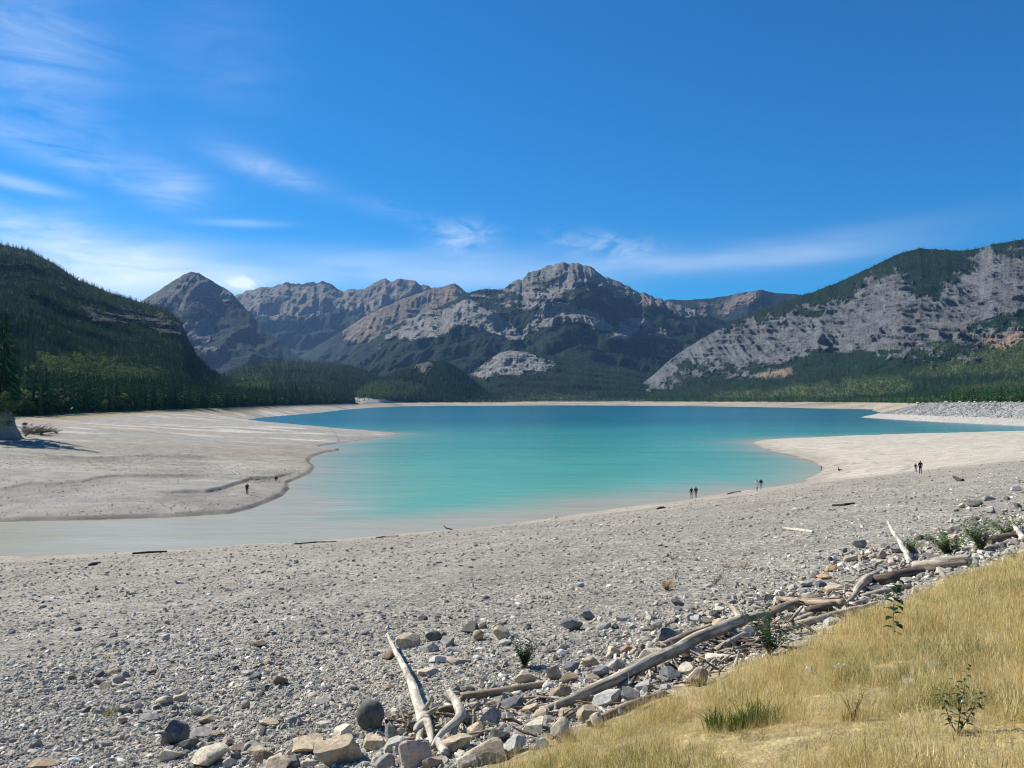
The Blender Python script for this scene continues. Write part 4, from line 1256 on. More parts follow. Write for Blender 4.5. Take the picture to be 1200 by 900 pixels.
mountain('far_reddish_ridge', 'low far ridge with a reddish scree, between the central peak and the right cliffs',
         [(740, 372, 6600, 5000), (765, 356, 6600, 5000), (785, 351, 6600, 5000), (800, 352, 6600, 5000), (830, 350, 6600, 5000), (850, 347, 6600, 5000), (872, 343, 6600, 5000), (893, 339, 6600, 5000), (906, 343, 6600, 5000), (935, 345, 6600, 5000), (980, 352, 6600, 5000), (1080, 375, 6600, 5000)],
         1.1, .12, .0015, MT_FAR, rock=[[(838, 372), (850, 352), (870, 342), (893, 336), (890, 344), (866, 358), (845, 372)], [(800, 366), (830, 353), (850, 352), (825, 366)]], rockc=np.array([.22, .20, .18]),
         brown=[[(842, 371), (858, 352), (878, 343), (893, 341), (884, 352), (862, 362)]], forest=np.array([.018, .030, .022]), seed=37, edge=.8, cliff=.55, mottle=.15, strata=.6)
mountain('central_peak', 'central mountain with grey cliff bands above dark forest',
         [(340, 468, 5000, 3500), (380, 440, 5100, 3500), (405, 420, 5100, 3500), (430, 402, 5100, 3500), (450, 389, 5150, 3500), (475, 375, 5200, 3500), (500, 364, 5200, 3500), (528, 354, 5200, 3500), (548, 343, 5200, 3450), (562, 339, 5200, 3400), (580, 338, 5200, 3400), (592, 338, 5200, 3400), (600, 331, 5200, 3400), (612, 327, 5200, 3400), (620, 319, 5200, 3400), (632, 315, 5200, 3400), (645, 311, 5200, 3400), (660, 307, 5200, 3400), (668, 309, 5200, 3400), (684, 310, 5200, 3400), (692, 313, 5200, 3400), (706, 322, 5200, 3400), (722, 329, 5200, 3400), (750, 342, 5200, 3400), (778, 352, 5200, 3400), (800, 359, 5200, 3400), (830, 368, 5200, 3400), (870, 385, 5200, 3400), (920, 410, 5200, 3400), (980, 440, 5200, 3400)],
         1.15, .24, .0021, MT_MID,
         rock=[[(432, 412), (455, 392), (478, 378), (505, 364), (530, 357), (552, 352), (562, 362), (580, 368), (602, 382), (613, 397), (600, 400), (575, 391), (545, 381), (527, 384), (505, 398), (485, 404), (470, 398), (452, 402)],
               [(607, 386), (622, 378), (640, 362), (652, 352), (672, 358), (700, 368), (716, 378), (722, 390), (703, 386), (680, 378), (655, 377), (630, 390), (612, 397)],
               [(717, 400), (724, 378), (745, 373), (758, 374), (760, 384), (748, 390), (738, 399)], [(758, 380), (785, 386), (760, 390)],
               [(596, 340), (606, 326), (622, 312), (660, 300), (690, 304), (720, 322), (790, 350), (835, 368), (800, 372), (752, 352), (716, 338), (694, 332), (682, 337), (664, 346), (650, 356), (642, 348), (652, 332), (632, 333), (612, 341)],
               [(612, 345), (624, 343), (622, 356), (610, 352)], [(600, 352), (635, 356), (640, 361), (600, 358)]],
         brown=[[(738, 346), (760, 350), (778, 362), (755, 360)]], rockc=np.array([.38, .365, .335]), forest=np.array([.012, .024, .015]), seed=41, edge=2.6, rows=260, tree=(15000, 15, .12), bands=4.5, jit=6, strata=1.1, mottle=.2, cliff=.7,
         sparse=[[(545, 345), (600, 335), (660, 312), (690, 315), (720, 330), (690, 350), (650, 360), (600, 365)], [(700, 330), (790, 352), (840, 372), (780, 372), (730, 352)]])
mountain('right_cliff_mountain', 'long grey cliff mountain with forested foot on the right',
         [(600, 474, 3500, 3050), (690, 471, 3450, 3000), (735, 463, 3400, 2950), (760, 444, 3400, 2850), (785, 422, 3400, 2750), (805, 407, 3400, 2600), (832, 392, 3400, 2480), (860, 377, 3400, 2350), (885, 366, 3400, 2250), (920, 353, 3350, 2120), (960, 340, 3300, 1980), (985, 330, 3300, 1880), (1010, 319, 3250, 1750), (1040, 304, 3200, 1620), (1060, 295, 3200, 1500), (1080, 291, 3200, 1440), (1130, 294, 3150, 1350), (1150, 291, 3150, 1320), (1165, 286, 3100, 1300), (1200, 281, 3100, 1250), (1260, 274, 3000, 1150), (1340, 276, 3000, 1050), (1480, 300, 3000, 1000)],
         lambda p: 1.75 + 0 * p, .085, .0034, MT_NEAR,
         rock=[[(735, 466), (760, 436), (800, 405), (840, 386), (880, 374), (900, 378), (930, 366), (952, 372), (968, 356), (1000, 352), (1030, 338), (1060, 330), (1072, 352), (1100, 350), (1112, 325), (1128, 318), (1136, 300), (1160, 284), (1165, 300), (1200, 300), (1400, 290), (1400, 330), (1200, 366), (1150, 384), (1110, 398), (1060, 408), (1010, 412), (960, 416), (940, 424), (905, 430), (880, 430), (850, 426), (825, 428), (800, 430), (772, 445)],
               [(1000, 345), (1020, 330), (1050, 318), (1060, 322), (1030, 342)], [(1170, 395), (1200, 380), (1200, 405), (1160, 408)], [(735, 465), (745, 455), (760, 455), (748, 466)]],
         meadow=[[(820, 470), (880, 458), (930, 452), (1000, 446), (1060, 440), (1075, 455), (1060, 462), (1010, 462), (960, 470)], [(1060, 440), (1120, 420), (1200, 400), (1300, 390), (1300, 440), (1200, 440), (1120, 440)], [(1050, 405), (1100, 400), (1140, 395), (1100, 415)], [(1130, 455), (1200, 445), (1300, 450), (1300, 470), (1100, 472)]],
         brown=[[(1150, 400), (1200, 385), (1250, 380), (1200, 402), (1160, 412)], [(880, 440), (925, 432), (930, 438), (895, 446)]],
         rockc=np.array([.225, .235, .245]), forest=np.array([.014, .026, .014]), seed=53, edge=1.2, rows=280, tree=(22000, 12, .045), bands=0, jit=12, mottle=.24, strata=.5, cliff=1.35, shift=.04,
         sparse=[[(880, 380), (960, 352), (1040, 318), (1064, 312), (1060, 335), (1000, 356), (940, 374), (880, 390), (840, 402)], [(1020, 412), (1120, 392), (1200, 366), (1200, 410), (1120, 425), (1040, 425)], [(735, 466), (790, 418), (830, 395), (860, 430), (800, 448)], [(820, 430), (900, 428), (920, 440), (840, 446)], [(1130, 300), (1200, 284), (1200, 300), (1140, 318)]])
mountain('cliff_dome_hill', 'low dome hill with a pale cliff before the central mountain',
         [(430, 474, 3500, 3150), (470, 470, 3600, 3150), (500, 461, 3650, 3100), (530, 448, 3650, 3050), (552, 437, 3700, 3000), (570, 424, 3700, 3000), (585, 414, 3700, 3000), (596, 411, 3700, 3000), (620, 413, 3700, 3000), (650, 417, 3700, 3000), (690, 424, 3700, 3000), (740, 433, 3700, 3000), (790, 444, 3700, 3000), (850, 458, 3700, 3000), (930, 470, 3700, 3000)],
         .9, .10, .0030, MT_MID, rock=[[(553, 440), (570, 424), (588, 412), (620, 414), (640, 419), (632, 424), (652, 433), (628, 438), (600, 441), (575, 442)], [(632, 420), (652, 424), (648, 432)]], rockc=np.array([.42, .405, .375]),
         meadow=[[(560, 468), (640, 460), (700, 462), (690, 468)]], forest=np.array([.012, .024, .015]), seed=61, edge=1.0, rows=110, tree=(7000, 14, .10), jit=6, bands=6, mottle=.32, strata=.8)
mountain('low_forest_hill', 'low dark forested hill beyond the left trees',
         [(225, 462, 2300, 1300), (255, 443, 2400, 1350), (285, 429, 2500, 1400), (310, 424, 2500, 1450), (340, 424, 2600, 1500), (375, 426, 2600, 1600), (400, 426, 2700, 1750), (425, 433, 2800, 2000), (445, 441, 2850, 2300), (470, 455, 2900, 2500), (500, 470, 2950, 2600), (520, 474, 3000, 2650)],
         .95, .06, .0040, MT_NEAR, rock=[], forest=np.array([.018, .028, .016]), meadow=[[(270, 448), (300, 440), (325, 450), (300, 462)]], seed=71, rows=90, tree=(7000, 14, 0), sand=[])
mountain('cut_bank_hill', 'dark hill with a small outcrop and a pale cut bank at its foot',
         [(375, 475, 2100, 1560), (392, 468, 2150, 1620), (408, 462, 2250, 1740), (425, 452, 2400, 1800), (445, 445, 2550, 1990), (465, 436, 2700, 2250), (485, 428, 2850, 2400), (505, 423, 2900, 2480), (522, 423, 2950, 2540), (538, 432, 2980, 2600), (552, 443, 3000, 2680), (570, 458, 3020, 2760), (590, 470, 3050, 2850), (604, 475, 3060, 2900)],
         .95, .07, .0042, MT_NEAR, rock=[[(478, 432), (490, 426), (512, 424), (508, 431), (490, 436)]], rockc=np.array([.26, .23, .17]), forest=np.array([.017, .027, .016]),
         meadow=[[(400, 466), (430, 452), (470, 446), (500, 452), (480, 464), (440, 468)]], sand=[[(408, 480), (414, 467), (424, 466), (442, 468), (462, 470), (478, 473), (478, 480)]], seed=73, rows=110, tree=(7000, 13, .1))
mountain('forested_hill', 'big dark forested hill with a shaded cliff band on the left',
         [(-330, 300, 1500, 420), (-200, 282, 1550, 420), (-90, 280, 1600, 420), (0, 287, 1600, 430), (30, 293, 1600, 440), (60, 308, 1600, 450), (90, 328, 1600, 480), (130, 344, 1600, 540), (180, 359, 1600, 620), (200, 367, 1590, 660), (212, 378, 1580, 690), (219, 394, 1560, 720), (228, 414, 1540, 760), (245, 434, 1500, 800), (275, 447, 1450, 880), (310, 456, 1450, 1050), (350, 464, 1450, 1200), (390, 472, 1600, 1480), (420, 476, 1900, 1750)],
         1.15, .05, .0045, MT_NEAR, rock=[[(84, 360), (120, 364), (160, 362), (195, 368), (212, 380), (222, 404), (214, 408), (200, 400), (182, 386), (150, 384), (112, 377)]], rockc=np.array([.12, .12, .12]), mottle=.05,  # cliff band's shade put into a darker rock colour
         meadow=[[(10, 450), (50, 424), (110, 418), (150, 428), (200, 440), (150, 452), (60, 455)], [(270, 450), (310, 444), (330, 455), (290, 462)]], forest=np.array([.012, .030, .014]), seed=83, rows=220, tree=(27000, 9.5, .15), z0=10.0)


# ------------------------------------------------------------------ trees
def spruce(seed, layers, spikes, slim=.2):
    """a unit-high conifer: drooping, ragged whorls of boughs"""
    g = np.random.default_rng(seed); V = []; Fc = []
    for i in range(layers):
        t = i / (layers - 1)
        z = .07 + .90 * t ** .95
        rad = slim * (1 - t) ** .85 * g.uniform(.8, 1.15) + .012
        a0_ = g.uniform(0, 6.28)
        for k in range(spikes):
            if g.uniform() < .10: continue
            a = a0_ + 6.283 * k / spikes + g.normal(0, .12); r = rad * g.uniform(.65, 1.2); dr = rad * g.uniform(.25, .6)
            w = 3.6 / spikes
            b = len(V); up = .10 * (1 - .5 * t)
            V += [(0, 0, min(1, z + up * .8)), (r * .62 * math.cos(a - w * .55), r * .62 * math.sin(a - w * .55), z - dr * .55), (r * math.cos(a), r * math.sin(a), z - dr), (r * .62 * math.cos(a + w * .55), r * .62 * math.sin(a + w * .55), z - dr * .55)]
            Fc += [(b, b + 1, b + 2), (b, b + 2, b + 3)]
    b = len(V); V += [(.014, 0, .93), (-.01, .012, .93), (-.01, -.012, .93), (0, 0, 1.02)]; Fc += [(b, b + 1, b + 3), (b + 1, b + 2, b + 3), (b + 2, b, b + 3)]
    return np.array(V), Fc


def broadleaf(seed, n, size=.10):
    """a unit-high rounded crown of leaf clumps"""
    g = np.random.default_rng(seed); V = []; Fc = []
    lob = [(g.normal(0, .11), g.normal(0, .11), g.uniform(.35, .82), g.uniform(.13, .24)) for _ in range(9)]
    for _ in range(n):
        lx, ly, lz, lr = lob[g.integers(0, len(lob))]
        d = g.normal(size=3); d /= np.linalg.norm(d); p = np.array([lx, ly, lz]) + d * lr * g.uniform(.6, 1.05)
        u = g.normal(size=3); u -= u @ d * d * .7; u /= np.linalg.norm(u); w = np.cross(d, u); s_ = size * g.uniform(.4, 1)
        b = len(V); V += [p - u * s_ * .5, p + w * s_ * .4, p + u * s_ * .6, p - w * s_ * .4]; Fc.append((b, b + 1, b + 2, b + 3))
    V = np.array(V); V[:, 2] = np.clip(V[:, 2], .04, 1.02)
    return V, Fc


low_con = []
for k in range(4):
    V, Fc = spruce(400 + k, 7, 6, .15 + .02 * k)
    m_ = mesh_np('spruce_shape', V, Fc, False); m_.materials.append(M_CONIFER); low_con.append(proto('spruce_shape', m_))
for k in range(2):
    V, Fc = broadleaf(420 + k, 60, .2)
    m_ = mesh_np('aspen_shape', V, Fc, False); m_.materials.append(M_ASPEN); low_con.append(proto('aspen_shape', m_))
M_FOREST_L = {'central_peak': 'distant forest on the lower slopes of the central mountain', 'right_cliff_mountain': 'forest and green glades along the foot of the right cliffs', 'cliff_dome_hill': 'forest around the pale cliff dome',
              'low_forest_hill': 'dark conifer forest on the low hill beyond the left trees', 'cut_bank_hill': 'conifer forest on the dark hill with the cut bank', 'forested_hill': 'dense conifer forest on the big left hill'}


def plant_forest(name, P, md, hgt, label):
    m = len(P)
    dec = rng.uniform(0, 1, m) < (.025 + .72 * md)
    idx = np.where(dec, rng.integers(4, 6, m), rng.integers(0, 4, m))
    h = hgt * rng.uniform(.55, 1.25, m) * np.where(dec, .62, 1)
    rot = np.stack([rng.normal(0, .03, m), rng.normal(0, .03, m), rng.uniform(0, 6.28, m)], 1)
    instancer('forest', low_con, P - np.array([0, 0, .4]), rot, np.stack([h * np.where(dec, 1.25, 1.1), h * np.where(dec, 1.25, 1.1), h], 1), idx, label, 'forest', M_CONIFER)


for nm, P, md, hgt in FORESTS:
    plant_forest(nm, P, md, hgt, M_FOREST_L[nm])

# flat woodland between the hill and the shore, behind the trees built one by one
def flat_forest(polyline, depth, n, h, label, decid):
    P = np.array(polyline, float); d = np.concatenate([[0], np.cumsum(np.linalg.norm(np.diff(P, axis=0), axis=1))])
    t = rng.uniform(0, d[-1], n); q = np.stack([np.interp(t, d, P[:, k]) for k in (0, 1)], 1)
    dirv = q / np.linalg.norm(q, axis=1)[:, None]
    off = rng.uniform(0, 1, n) ** 1.4 * depth
    X, Y = q[:, 0] + dirv[:, 0] * off, q[:, 1] + dirv[:, 1] * off
    ok = fields(X, Y)[3] < -.5
    X, Y = X[ok], Y[ok]
    plant_forest('shore', np.stack([X, Y, height(X, Y)], 1), np.full(len(X), decid), h, label)


SHORE_L = [(-230, 230), (-195, 270)] + [tuple(1.02 * v for v in col_at(*q)) for q in SHORE_PX[:8]]
flat_forest(SHORE_L, 190, 6500, 17, 'dense spruce wood behind the front row of trees on the left shore', .06)
flat_forest([(345, 830), (410, 760), (470, 700), (540, 640)], 520, 4200, 14, 'mixed wood behind the front trees beyond the rock embankment', .38)
flat_forest([tuple(1.01 * v for v in col_at(*q)) for q in (SHORE_PX[-2:] + FAR_PX)], 260, 5200, 13, 'belt of mixed wood along the far shore', .35)

hi_con = [mesh_np('crown', *spruce(500 + k, 17, 9, .13 + .022 * k), False) for k in range(5)]
hi_asp = [mesh_np('crown', *broadleaf(520 + k, 420, .085), False) for k in range(4)]
for m_ in hi_con: m_.materials.append(M_CONIFER)
for m_ in hi_asp: m_.materials.append(M_ASPEN)
V, Fc, UV = tube([(0, 0, -.02), (.002, 0, .4), (0, .002, .9)], [.016, .011, .003], 8, 3, .05, jag=False)
trunk_me = mesh_np('trunk', V, Fc, True, uv=UV); trunk_me.materials.append(M_BARK)
n_tree = 0


def tree(X, Y, h, kind, label, group, z=None, wide=1.0):
    global n_tree
    z = float(height(np.array([X]), np.array([Y]))[0]) if z is None else z
    e = bpy.data.objects.new('spruce_tree' if kind == 'c' else 'aspen_tree', None); COL.objects.link(e)
    e.location = (X, Y, z - .1); e.rotation_euler = (0, 0, random.uniform(0, 6.28)); e.scale = (h * wide, h * wide, h)
    tag(e, label, 'tree', group)
    c = bpy.data.objects.new('crown', random.choice(hi_con if kind == 'c' else hi_asp)); COL.objects.link(c); c.parent = e
    t = bpy.data.objects.new('trunk', trunk_me); COL.objects.link(t); t.parent = e
    n_tree += 1
    return e


def along(pl, u):
    P = np.array(pl, float); d = np.concatenate([[0], np.cumsum(np.linalg.norm(np.diff(P, axis=0), axis=1))])
    return np.array([np.interp(u * d[-1], d, P[:, k]) for k in (0, 1)])


# front row on the left shore
FRONT = [tuple(1.015 * v for v in col_at(*q)) for q in SHORE_PX[:8]]
for k in range(135):
    # evenly across the picture
    px = 28 + (386 - 28) * (k + random.uniform(-.4, .4)) / 135
    P = np.array(FRONT); u = P[:, 0] / P[:, 1]
    uu = (px - 600) / F
    Y = float(np.interp(uu, u, P[:, 1])) * random.uniform(1.0, 1.10)
    X = uu * Y
    asp = random.random() < (.24 if px < 120 else .10)
    h = (random.uniform(.030, .046) if not asp else random.uniform(.018, .026)) * Y * float(np.interp(px, [30, 120, 300, 386], [1, .92, .72, .55]))
    far_ = 'at the near end of' if px < 130 else 'along the middle of' if px < 270 else 'at the far end of'
    tree(X, Y, h, 'a' if asp else 'c', ('yellow-green aspen among the dark spruces ' if asp else 'dark spruce in the front row ') + far_ + ' the left shore', 'front trees of the left shore, ' + ('aspens ' if asp else 'spruces ') + far_.split(' the ')[-1].replace(' of', ''))
# front trees beyond the rock embankment
for k in range(75):
    px = 905 + (1210 - 905) * (k + random.uniform(-.4, .4)) / 75
    Y = random.uniform(690, 800) if px > 1050 else 1150.0
    uu = (px - 600) / F
    for _ in range(160):
        if float(fields(np.array([uu * Y]), np.array([Y]))[3][0]) < -3: break
        Y *= 1.008
    Y *= random.uniform(1, 1.03); X = uu * Y
    asp = random.random() < .45
    h = random.uniform(9, 17) if not asp else random.uniform(5, 9)
    tree(X, Y, h, 'a' if asp else 'c', 'pale green broadleaf tree beyond the rock embankment' if asp else 'dark spruce standing beyond the rock embankment', 'trees beyond the rock embankment, ' + ('broadleaf' if asp else 'spruces'), wide=1.15)
# the near bank at the left edge
bx, by = -118, 190


def bank():
    g = np.linspace(-1, 1, 60); U, V_ = np.meshgrid(g, g, indexing='ij')
    X = -134 + U * 16; Y = 197 + V_ * 14
    base = height(X.ravel(), Y.ravel()).reshape(X.shape)
    e = sstep(1.0, .55, np.sqrt(np.clip((U + .35) / 1.15, -9, 9) ** 2 * (U > -.35) + (V_ / .9) ** 2) + .34 * fbm(U * 2.6, V_ * 2.6 + 4, oct=5))
    Z = np.maximum(base - .5 + 0 * X, (base - .4) * (1 - e) + e * (12.9 + .9 * fbm(U * 3, V_ * 3, oct=3)) + 1.6 * e * (1 - e) * 4 * fbm(U * 9, V_ * 9, oct=4))
    Z = np.where(e > .001, Z, base - .6)
    c = np.tile(np.array([.25, .225, .185]), (X.size, 1)); n = fbm(U.ravel() * 4, Z.ravel() / .8, oct=4)
    c *= (1 + .25 * n)[:, None]
    c = mixc(c, np.array([.05, .055, .025]), sstep(.86, .97, e.ravel()))
    me = mesh_np('earth_bank', np.stack([X.ravel(), Y.ravel(), Z.ravel()], 1), grid_faces(60, 60), True, c, {'gravel': np.full(X.size, .3)})
    tag(link('earth_bank', me, M_GROUND), 'pale eroded earth bank at the left edge of the mud flat', 'bank', kind='structure')


bank()
for k, (px, Y, h, kind, lab) in enumerate([(4, 196, 24, 'c', 'tall near spruce standing on the earth bank at the left edge'), (16, 204, 18, 'c', 'second tall spruce on the earth bank, thinner and further back'), (-12, 192, 17, 'c', 'spruce at the very edge of the earth bank'),
                                           (6, 186, 5.5, 'a', 'yellowish bushy tree on the lip of the earth bank'), (-35, 190, 16, 'c', 'spruce behind the edge of the earth bank'), (-60, 185, 15, 'c', 'spruce left of the earth bank, out at the side'), (-80, 178, 13, 'c', 'spruce furthest left beside the earth bank')]):
    tree((px - 600) / F * Y, Y, h, kind, lab, 'trees on the earth bank', z=12.8 if px > -40 else None, wide=1.15)


def root_mass():
    """tangle of grey-brown roots fallen from the bank"""
    p = hit(40, 509)
    parts = []
    g = np.random.default_rng(5)
    for k in range(110):
        a = g.uniform(0, 6.28); L = g.uniform(1.2, 4.2); el = g.uniform(-.05, .75)
        s_ = np.array([g.normal(0, 1.6), g.normal(0, .8), .1 + abs(g.normal(0, .5))])
        d = np.array([math.cos(a) * 1.3, math.sin(a) * .7, math.sin(el)])
        parts.append(tube([s_, s_ + d * L * .5 + g.normal(0, .2, 3), s_ + d * L + g.normal(0, .3, 3)], [.10, .07, .02], 6, k, .2))
    V, Fc, UV = join(parts)
    V[:, 2] = np.maximum(V[:, 2], -.1)
    me = mesh_np('root_tangle', V, Fc, True, uv=UV)
    o = link('root_tangle', me, WOOD['brown']); o.location = (p[0], p[1] + 1.5, p[2])
    tag(o, 'brown tangle of dead roots fallen at the foot of the earth bank', 'roots')
    p = hit(62, 507)
    V, Fc, UV = join([tube([(-2.6, 0, .3), (0, .2, .35), (2.4, -.1, .5)], [.16, .13, .06], 8, 9, .2), tube([(.6, 0, .4), (1.2, .3, 1.3)], [.06, .02], 6, 10, .2), tube([(1.6, 0, .4), (2.0, -.3, 1.1)], [.05, .02], 6, 11, .2)])
    o = link('dead_tree', mesh_np('dead_tree', V, Fc, True, uv=UV), WOOD['grey']); o.location = p
    tag(o, 'grey fallen dead tree pointing out from the root tangle', 'dead tree')



root_mass()
for k, (px, py, h_, lab) in enumerate([(30, 512, 1.6, 'dark leafless brush at the foot of the earth bank, leftmost of three'), (48, 510, 1.8, 'dark leafless brush tangled in the dead roots'), (66, 508, 1.1, 'low dark leafless brush at the tip of the dead roots')]):
    plant(px, py, 'brush', lab, 'brush', bushy(40, h_, 1.8, 60 + k), M_BRUSH, 12, .22, .10)
for k, (px, Y_, z_, lab) in enumerate([(4, 184, 11.6, 'green bush hanging over the face of the earth bank'), (14, 186, 12.6, 'dark bush on the lip of the earth bank'), (24, 196, 12.0, 'small dark bush at the right end of the earth bank top'), (10, 181, 8.6, 'bush growing low on the face of the earth bank'), (0, 180, 9.6, 'leafy bush half way up the earth bank at the very edge'), (-4, 178, 7.6, 'bush at the foot of the earth bank at the very edge'), (18, 184, 10.2, 'bush clinging to the middle of the earth bank face'), (30, 188, 8.0, 'low bush where the earth bank meets the dead roots')]):
    tree((px - 600) / F * Y_, Y_, max(2.2, 3.6 - .35 * k), 'a', lab, 'bushes on the earth bank', z=z_, wide=1.5)


# ------------------------------------------------------------------ rock embankment across the channel
def dyke():
    foot = np.array([(372, 380), (330, 420), (297, 463), (295, 510), (294, 554), (298, 600), (301, 640), (305, 690), (311, 727), (322, 752), (345, 770), (380, 790)], float)
    top = np.array([(400, 400), (362, 440), (333, 492), (329, 530), (327, 560), (328, 600), (330, 630), (335, 655), (345, 678), (358, 690), (375, 700), (395, 715)], float)
    hz = np.array([13.9, 13.9, 13.9, 13.8, 13.7, 13.5, 13.2, 12.6, 12.0, 11.9, 12.0, 12.2])
    n = 420; u = np.linspace(0, len(foot) - 1, n); k = np.arange(len(foot))
    f = np.stack([np.interp(u, k, foot[:, i]) for i in (0, 1)], 1); t = np.stack([np.interp(u, k, top[:, i]) for i in (0, 1)], 1); h = np.interp(u, k, hz)
    m = 46; v = np.linspace(0, 1, m)
    W = v[:, None]
    X = f[None, :, 0] * (1 - W) + t[None, :, 0] * W; Y = f[None, :, 1] * (1 - W) + t[None, :, 1] * W
    Z = -1 + (h[None, :] + 1) * np.clip(W * 1.0, 0, 1)
    s_ = u[None, :] * 40 + 0 * W
    Z = Z + sstep(.3, .5, W) * .55 * fbm(X / 1.6, Y / 1.6, Z / 1.6, oct=3) + .25 * fbm(X / 7, Y / 7, oct=2)
    cr = [(t[:, 0] + (14 + 0 * h), t[:, 1] + 4, h + .1), (t[:, 0] + 40, t[:, 1] + 10, h - 1.5), (t[:, 0] + 70, t[:, 1] + 16, h * 0 + 8)]
    X = np.concatenate([X] + [c[0][None] for c in cr]); Y = np.concatenate([Y] + [c[1][None] for c in cr]); Z = np.concatenate([Z] + [c[2][None] for c in cr])
    x, y, z = X.ravel(), Y.ravel(), Z.ravel()
    c = np.tile(np.array([.27, .268, .26]), (len(x), 1)); nn = fbm(x / 2, y / 2, z / 2, oct=4)
    c *= (1 + .35 * nn)[:, None]
    c = mixc(c, np.array([.32, .30, .26]), sstep(5.5, 3.0, z + 1.2 * fbm(x / 20, y / 20, oct=2)))
    c = mixc(c, np.array([.14, .13, .12]), sstep(.5, .15, z) * .5)
    me = mesh_np('rock_embankment', np.stack([x, y, z], 1), grid_faces(X.shape[0], n), True, np.clip(c, .02, .8), {'gravel': sstep(3, 5, z)})
    tag(link('rock_embankment', me, M_GROUND), 'pale rock-faced embankment jutting into the lake on the right', 'embankment', kind='structure')
    # facing stones
    N = 9000
    uu = rng.uniform(0, len(foot) - 1, N); vv = rng.uniform(.34, 1.02, N) 
    fx = np.interp(uu, k, foot[:, 0]) * (1 - vv) + np.interp(uu, k, top[:, 0]) * vv; fy = np.interp(uu, k, foot[:, 1]) * (1 - vv) + np.interp(uu, k, top[:, 1]) * vv
    fz = -1 + (np.interp(uu, k, hz) + 1) * vv
    sz = rng.uniform(.22, .55, N)
    rot = np.stack([rng.normal(0, .5, N), rng.normal(0, .5, N), rng.uniform(0, 6.28, N)], 1)
    prs = []
    for q in range(4):
        V, F_ = stone(2, 800 + q, 1.0, (1, .85, .7), .08); mm = mesh_np('stone_shape', V, F_, False); mm.materials.append(M_RIP); prs.append(proto('stone_shape', mm))
    instancer('facing_stones', prs, np.stack([fx, fy, fz + .1], 1), rot, sz[:, None] * np.ones((1, 3)), rng.integers(0, 4, N), 'angular grey stones facing the rock embankment', 'stones', M_RIP)


s_ = NT('facing_stone'); s_.base(s_.ramp(s_.n('ShaderNodeObjectInfo').outputs['Random'], [(0, (.17, .17, .165)), (.6, (.26, .26, .255)), (1, (.40, .395, .375))])); M_RIP = s_.m
dyke()

for k in range(16):
    px = 1066 + k * 8.6 + random.uniform(-2, 2); Y = float(np.interp(px, [1060, 1100, 1150, 1200], [655, 590, 545, 500])) + 5
    X = (px - 600) / F * Y
    V, F_ = stone(3, 900 + k, 1.0, (1, .8, .6), .08)
    w = random.uniform(1.0, 2.0)
    o = link('rock', mesh_np('rock', V * w, F_, True), ROCKM['cream']); o.location = (X, Y, float(np.interp(px, [1060, 1100, 1150, 1200], [12.4, 13.5, 13.75, 13.85])) + .25)
    tag(o, 'pale boulder in the line along the top of the rock embankment', 'rock', 'pale boulders crowning the rock embankment')


# ------------------------------------------------------------------ people
SKIN = mat_plain('skin', (.45, .27, .19)); HAIR = mat_plain('dark_hair', (.03, .022, .018))
CLOTH = {c: mat_plain(c.replace(' ', '_') + '_cloth', v) for c, v in {'black': (.012, .012, .014), 'dark navy': (.014, .018, .035), 'white': (.85, .85, .85), 'blue': (.05, .13, .5), 'grey': (.12, .12, .13), 'khaki': (.22, .18, .12), 'pale blue': (.35, .42, .55), 'green grey': (.03, .045, .04)}.items()}
POSES = {
    'stand': dict(pelvis=(0, 0, .95), chest=(0, .0, 1.28), neck=(0, 0, 1.47), head=(0, -.02, 1.58), crown=(0, -.01, 1.70), sh=(.19, 0, 1.40), el=(.25, .02, 1.13), wr=(.26, -.05, .90), ha=(.26, -.08, .80), hip=(.09, 0, .90), kn=(.10, -.02, .50), an=(.11, .02, .09), to=(.12, -.14, .03)),
    'crouch': dict(pelvis=(0, .10, .34), chest=(0, -.06, .62), neck=(0, -.13, .80), head=(0, -.18, .90), crown=(0, -.19, 1.02), sh=(.19, -.07, .74), el=(.26, -.28, .55), wr=(.14, -.42, .38), ha=(.10, -.48, .30), hip=(.10, .08, .34), kn=(.16, -.30, .52), an=(.13, -.06, .10), to=(.14, -.24, .03)),
    'sit': dict(pelvis=(0, .08, .12), chest=(0, .14, .44), neck=(0, .12, .62), head=(0, .09, .73), crown=(0, .09, .85), sh=(.19, .13, .56), el=(.28, .02, .34), wr=(.22, -.18, .42), ha=(.18, -.24, .42), hip=(.10, .04, .13), kn=(.17, -.36, .46), an=(.15, -.56, .10), to=(.16, -.72, .05))}


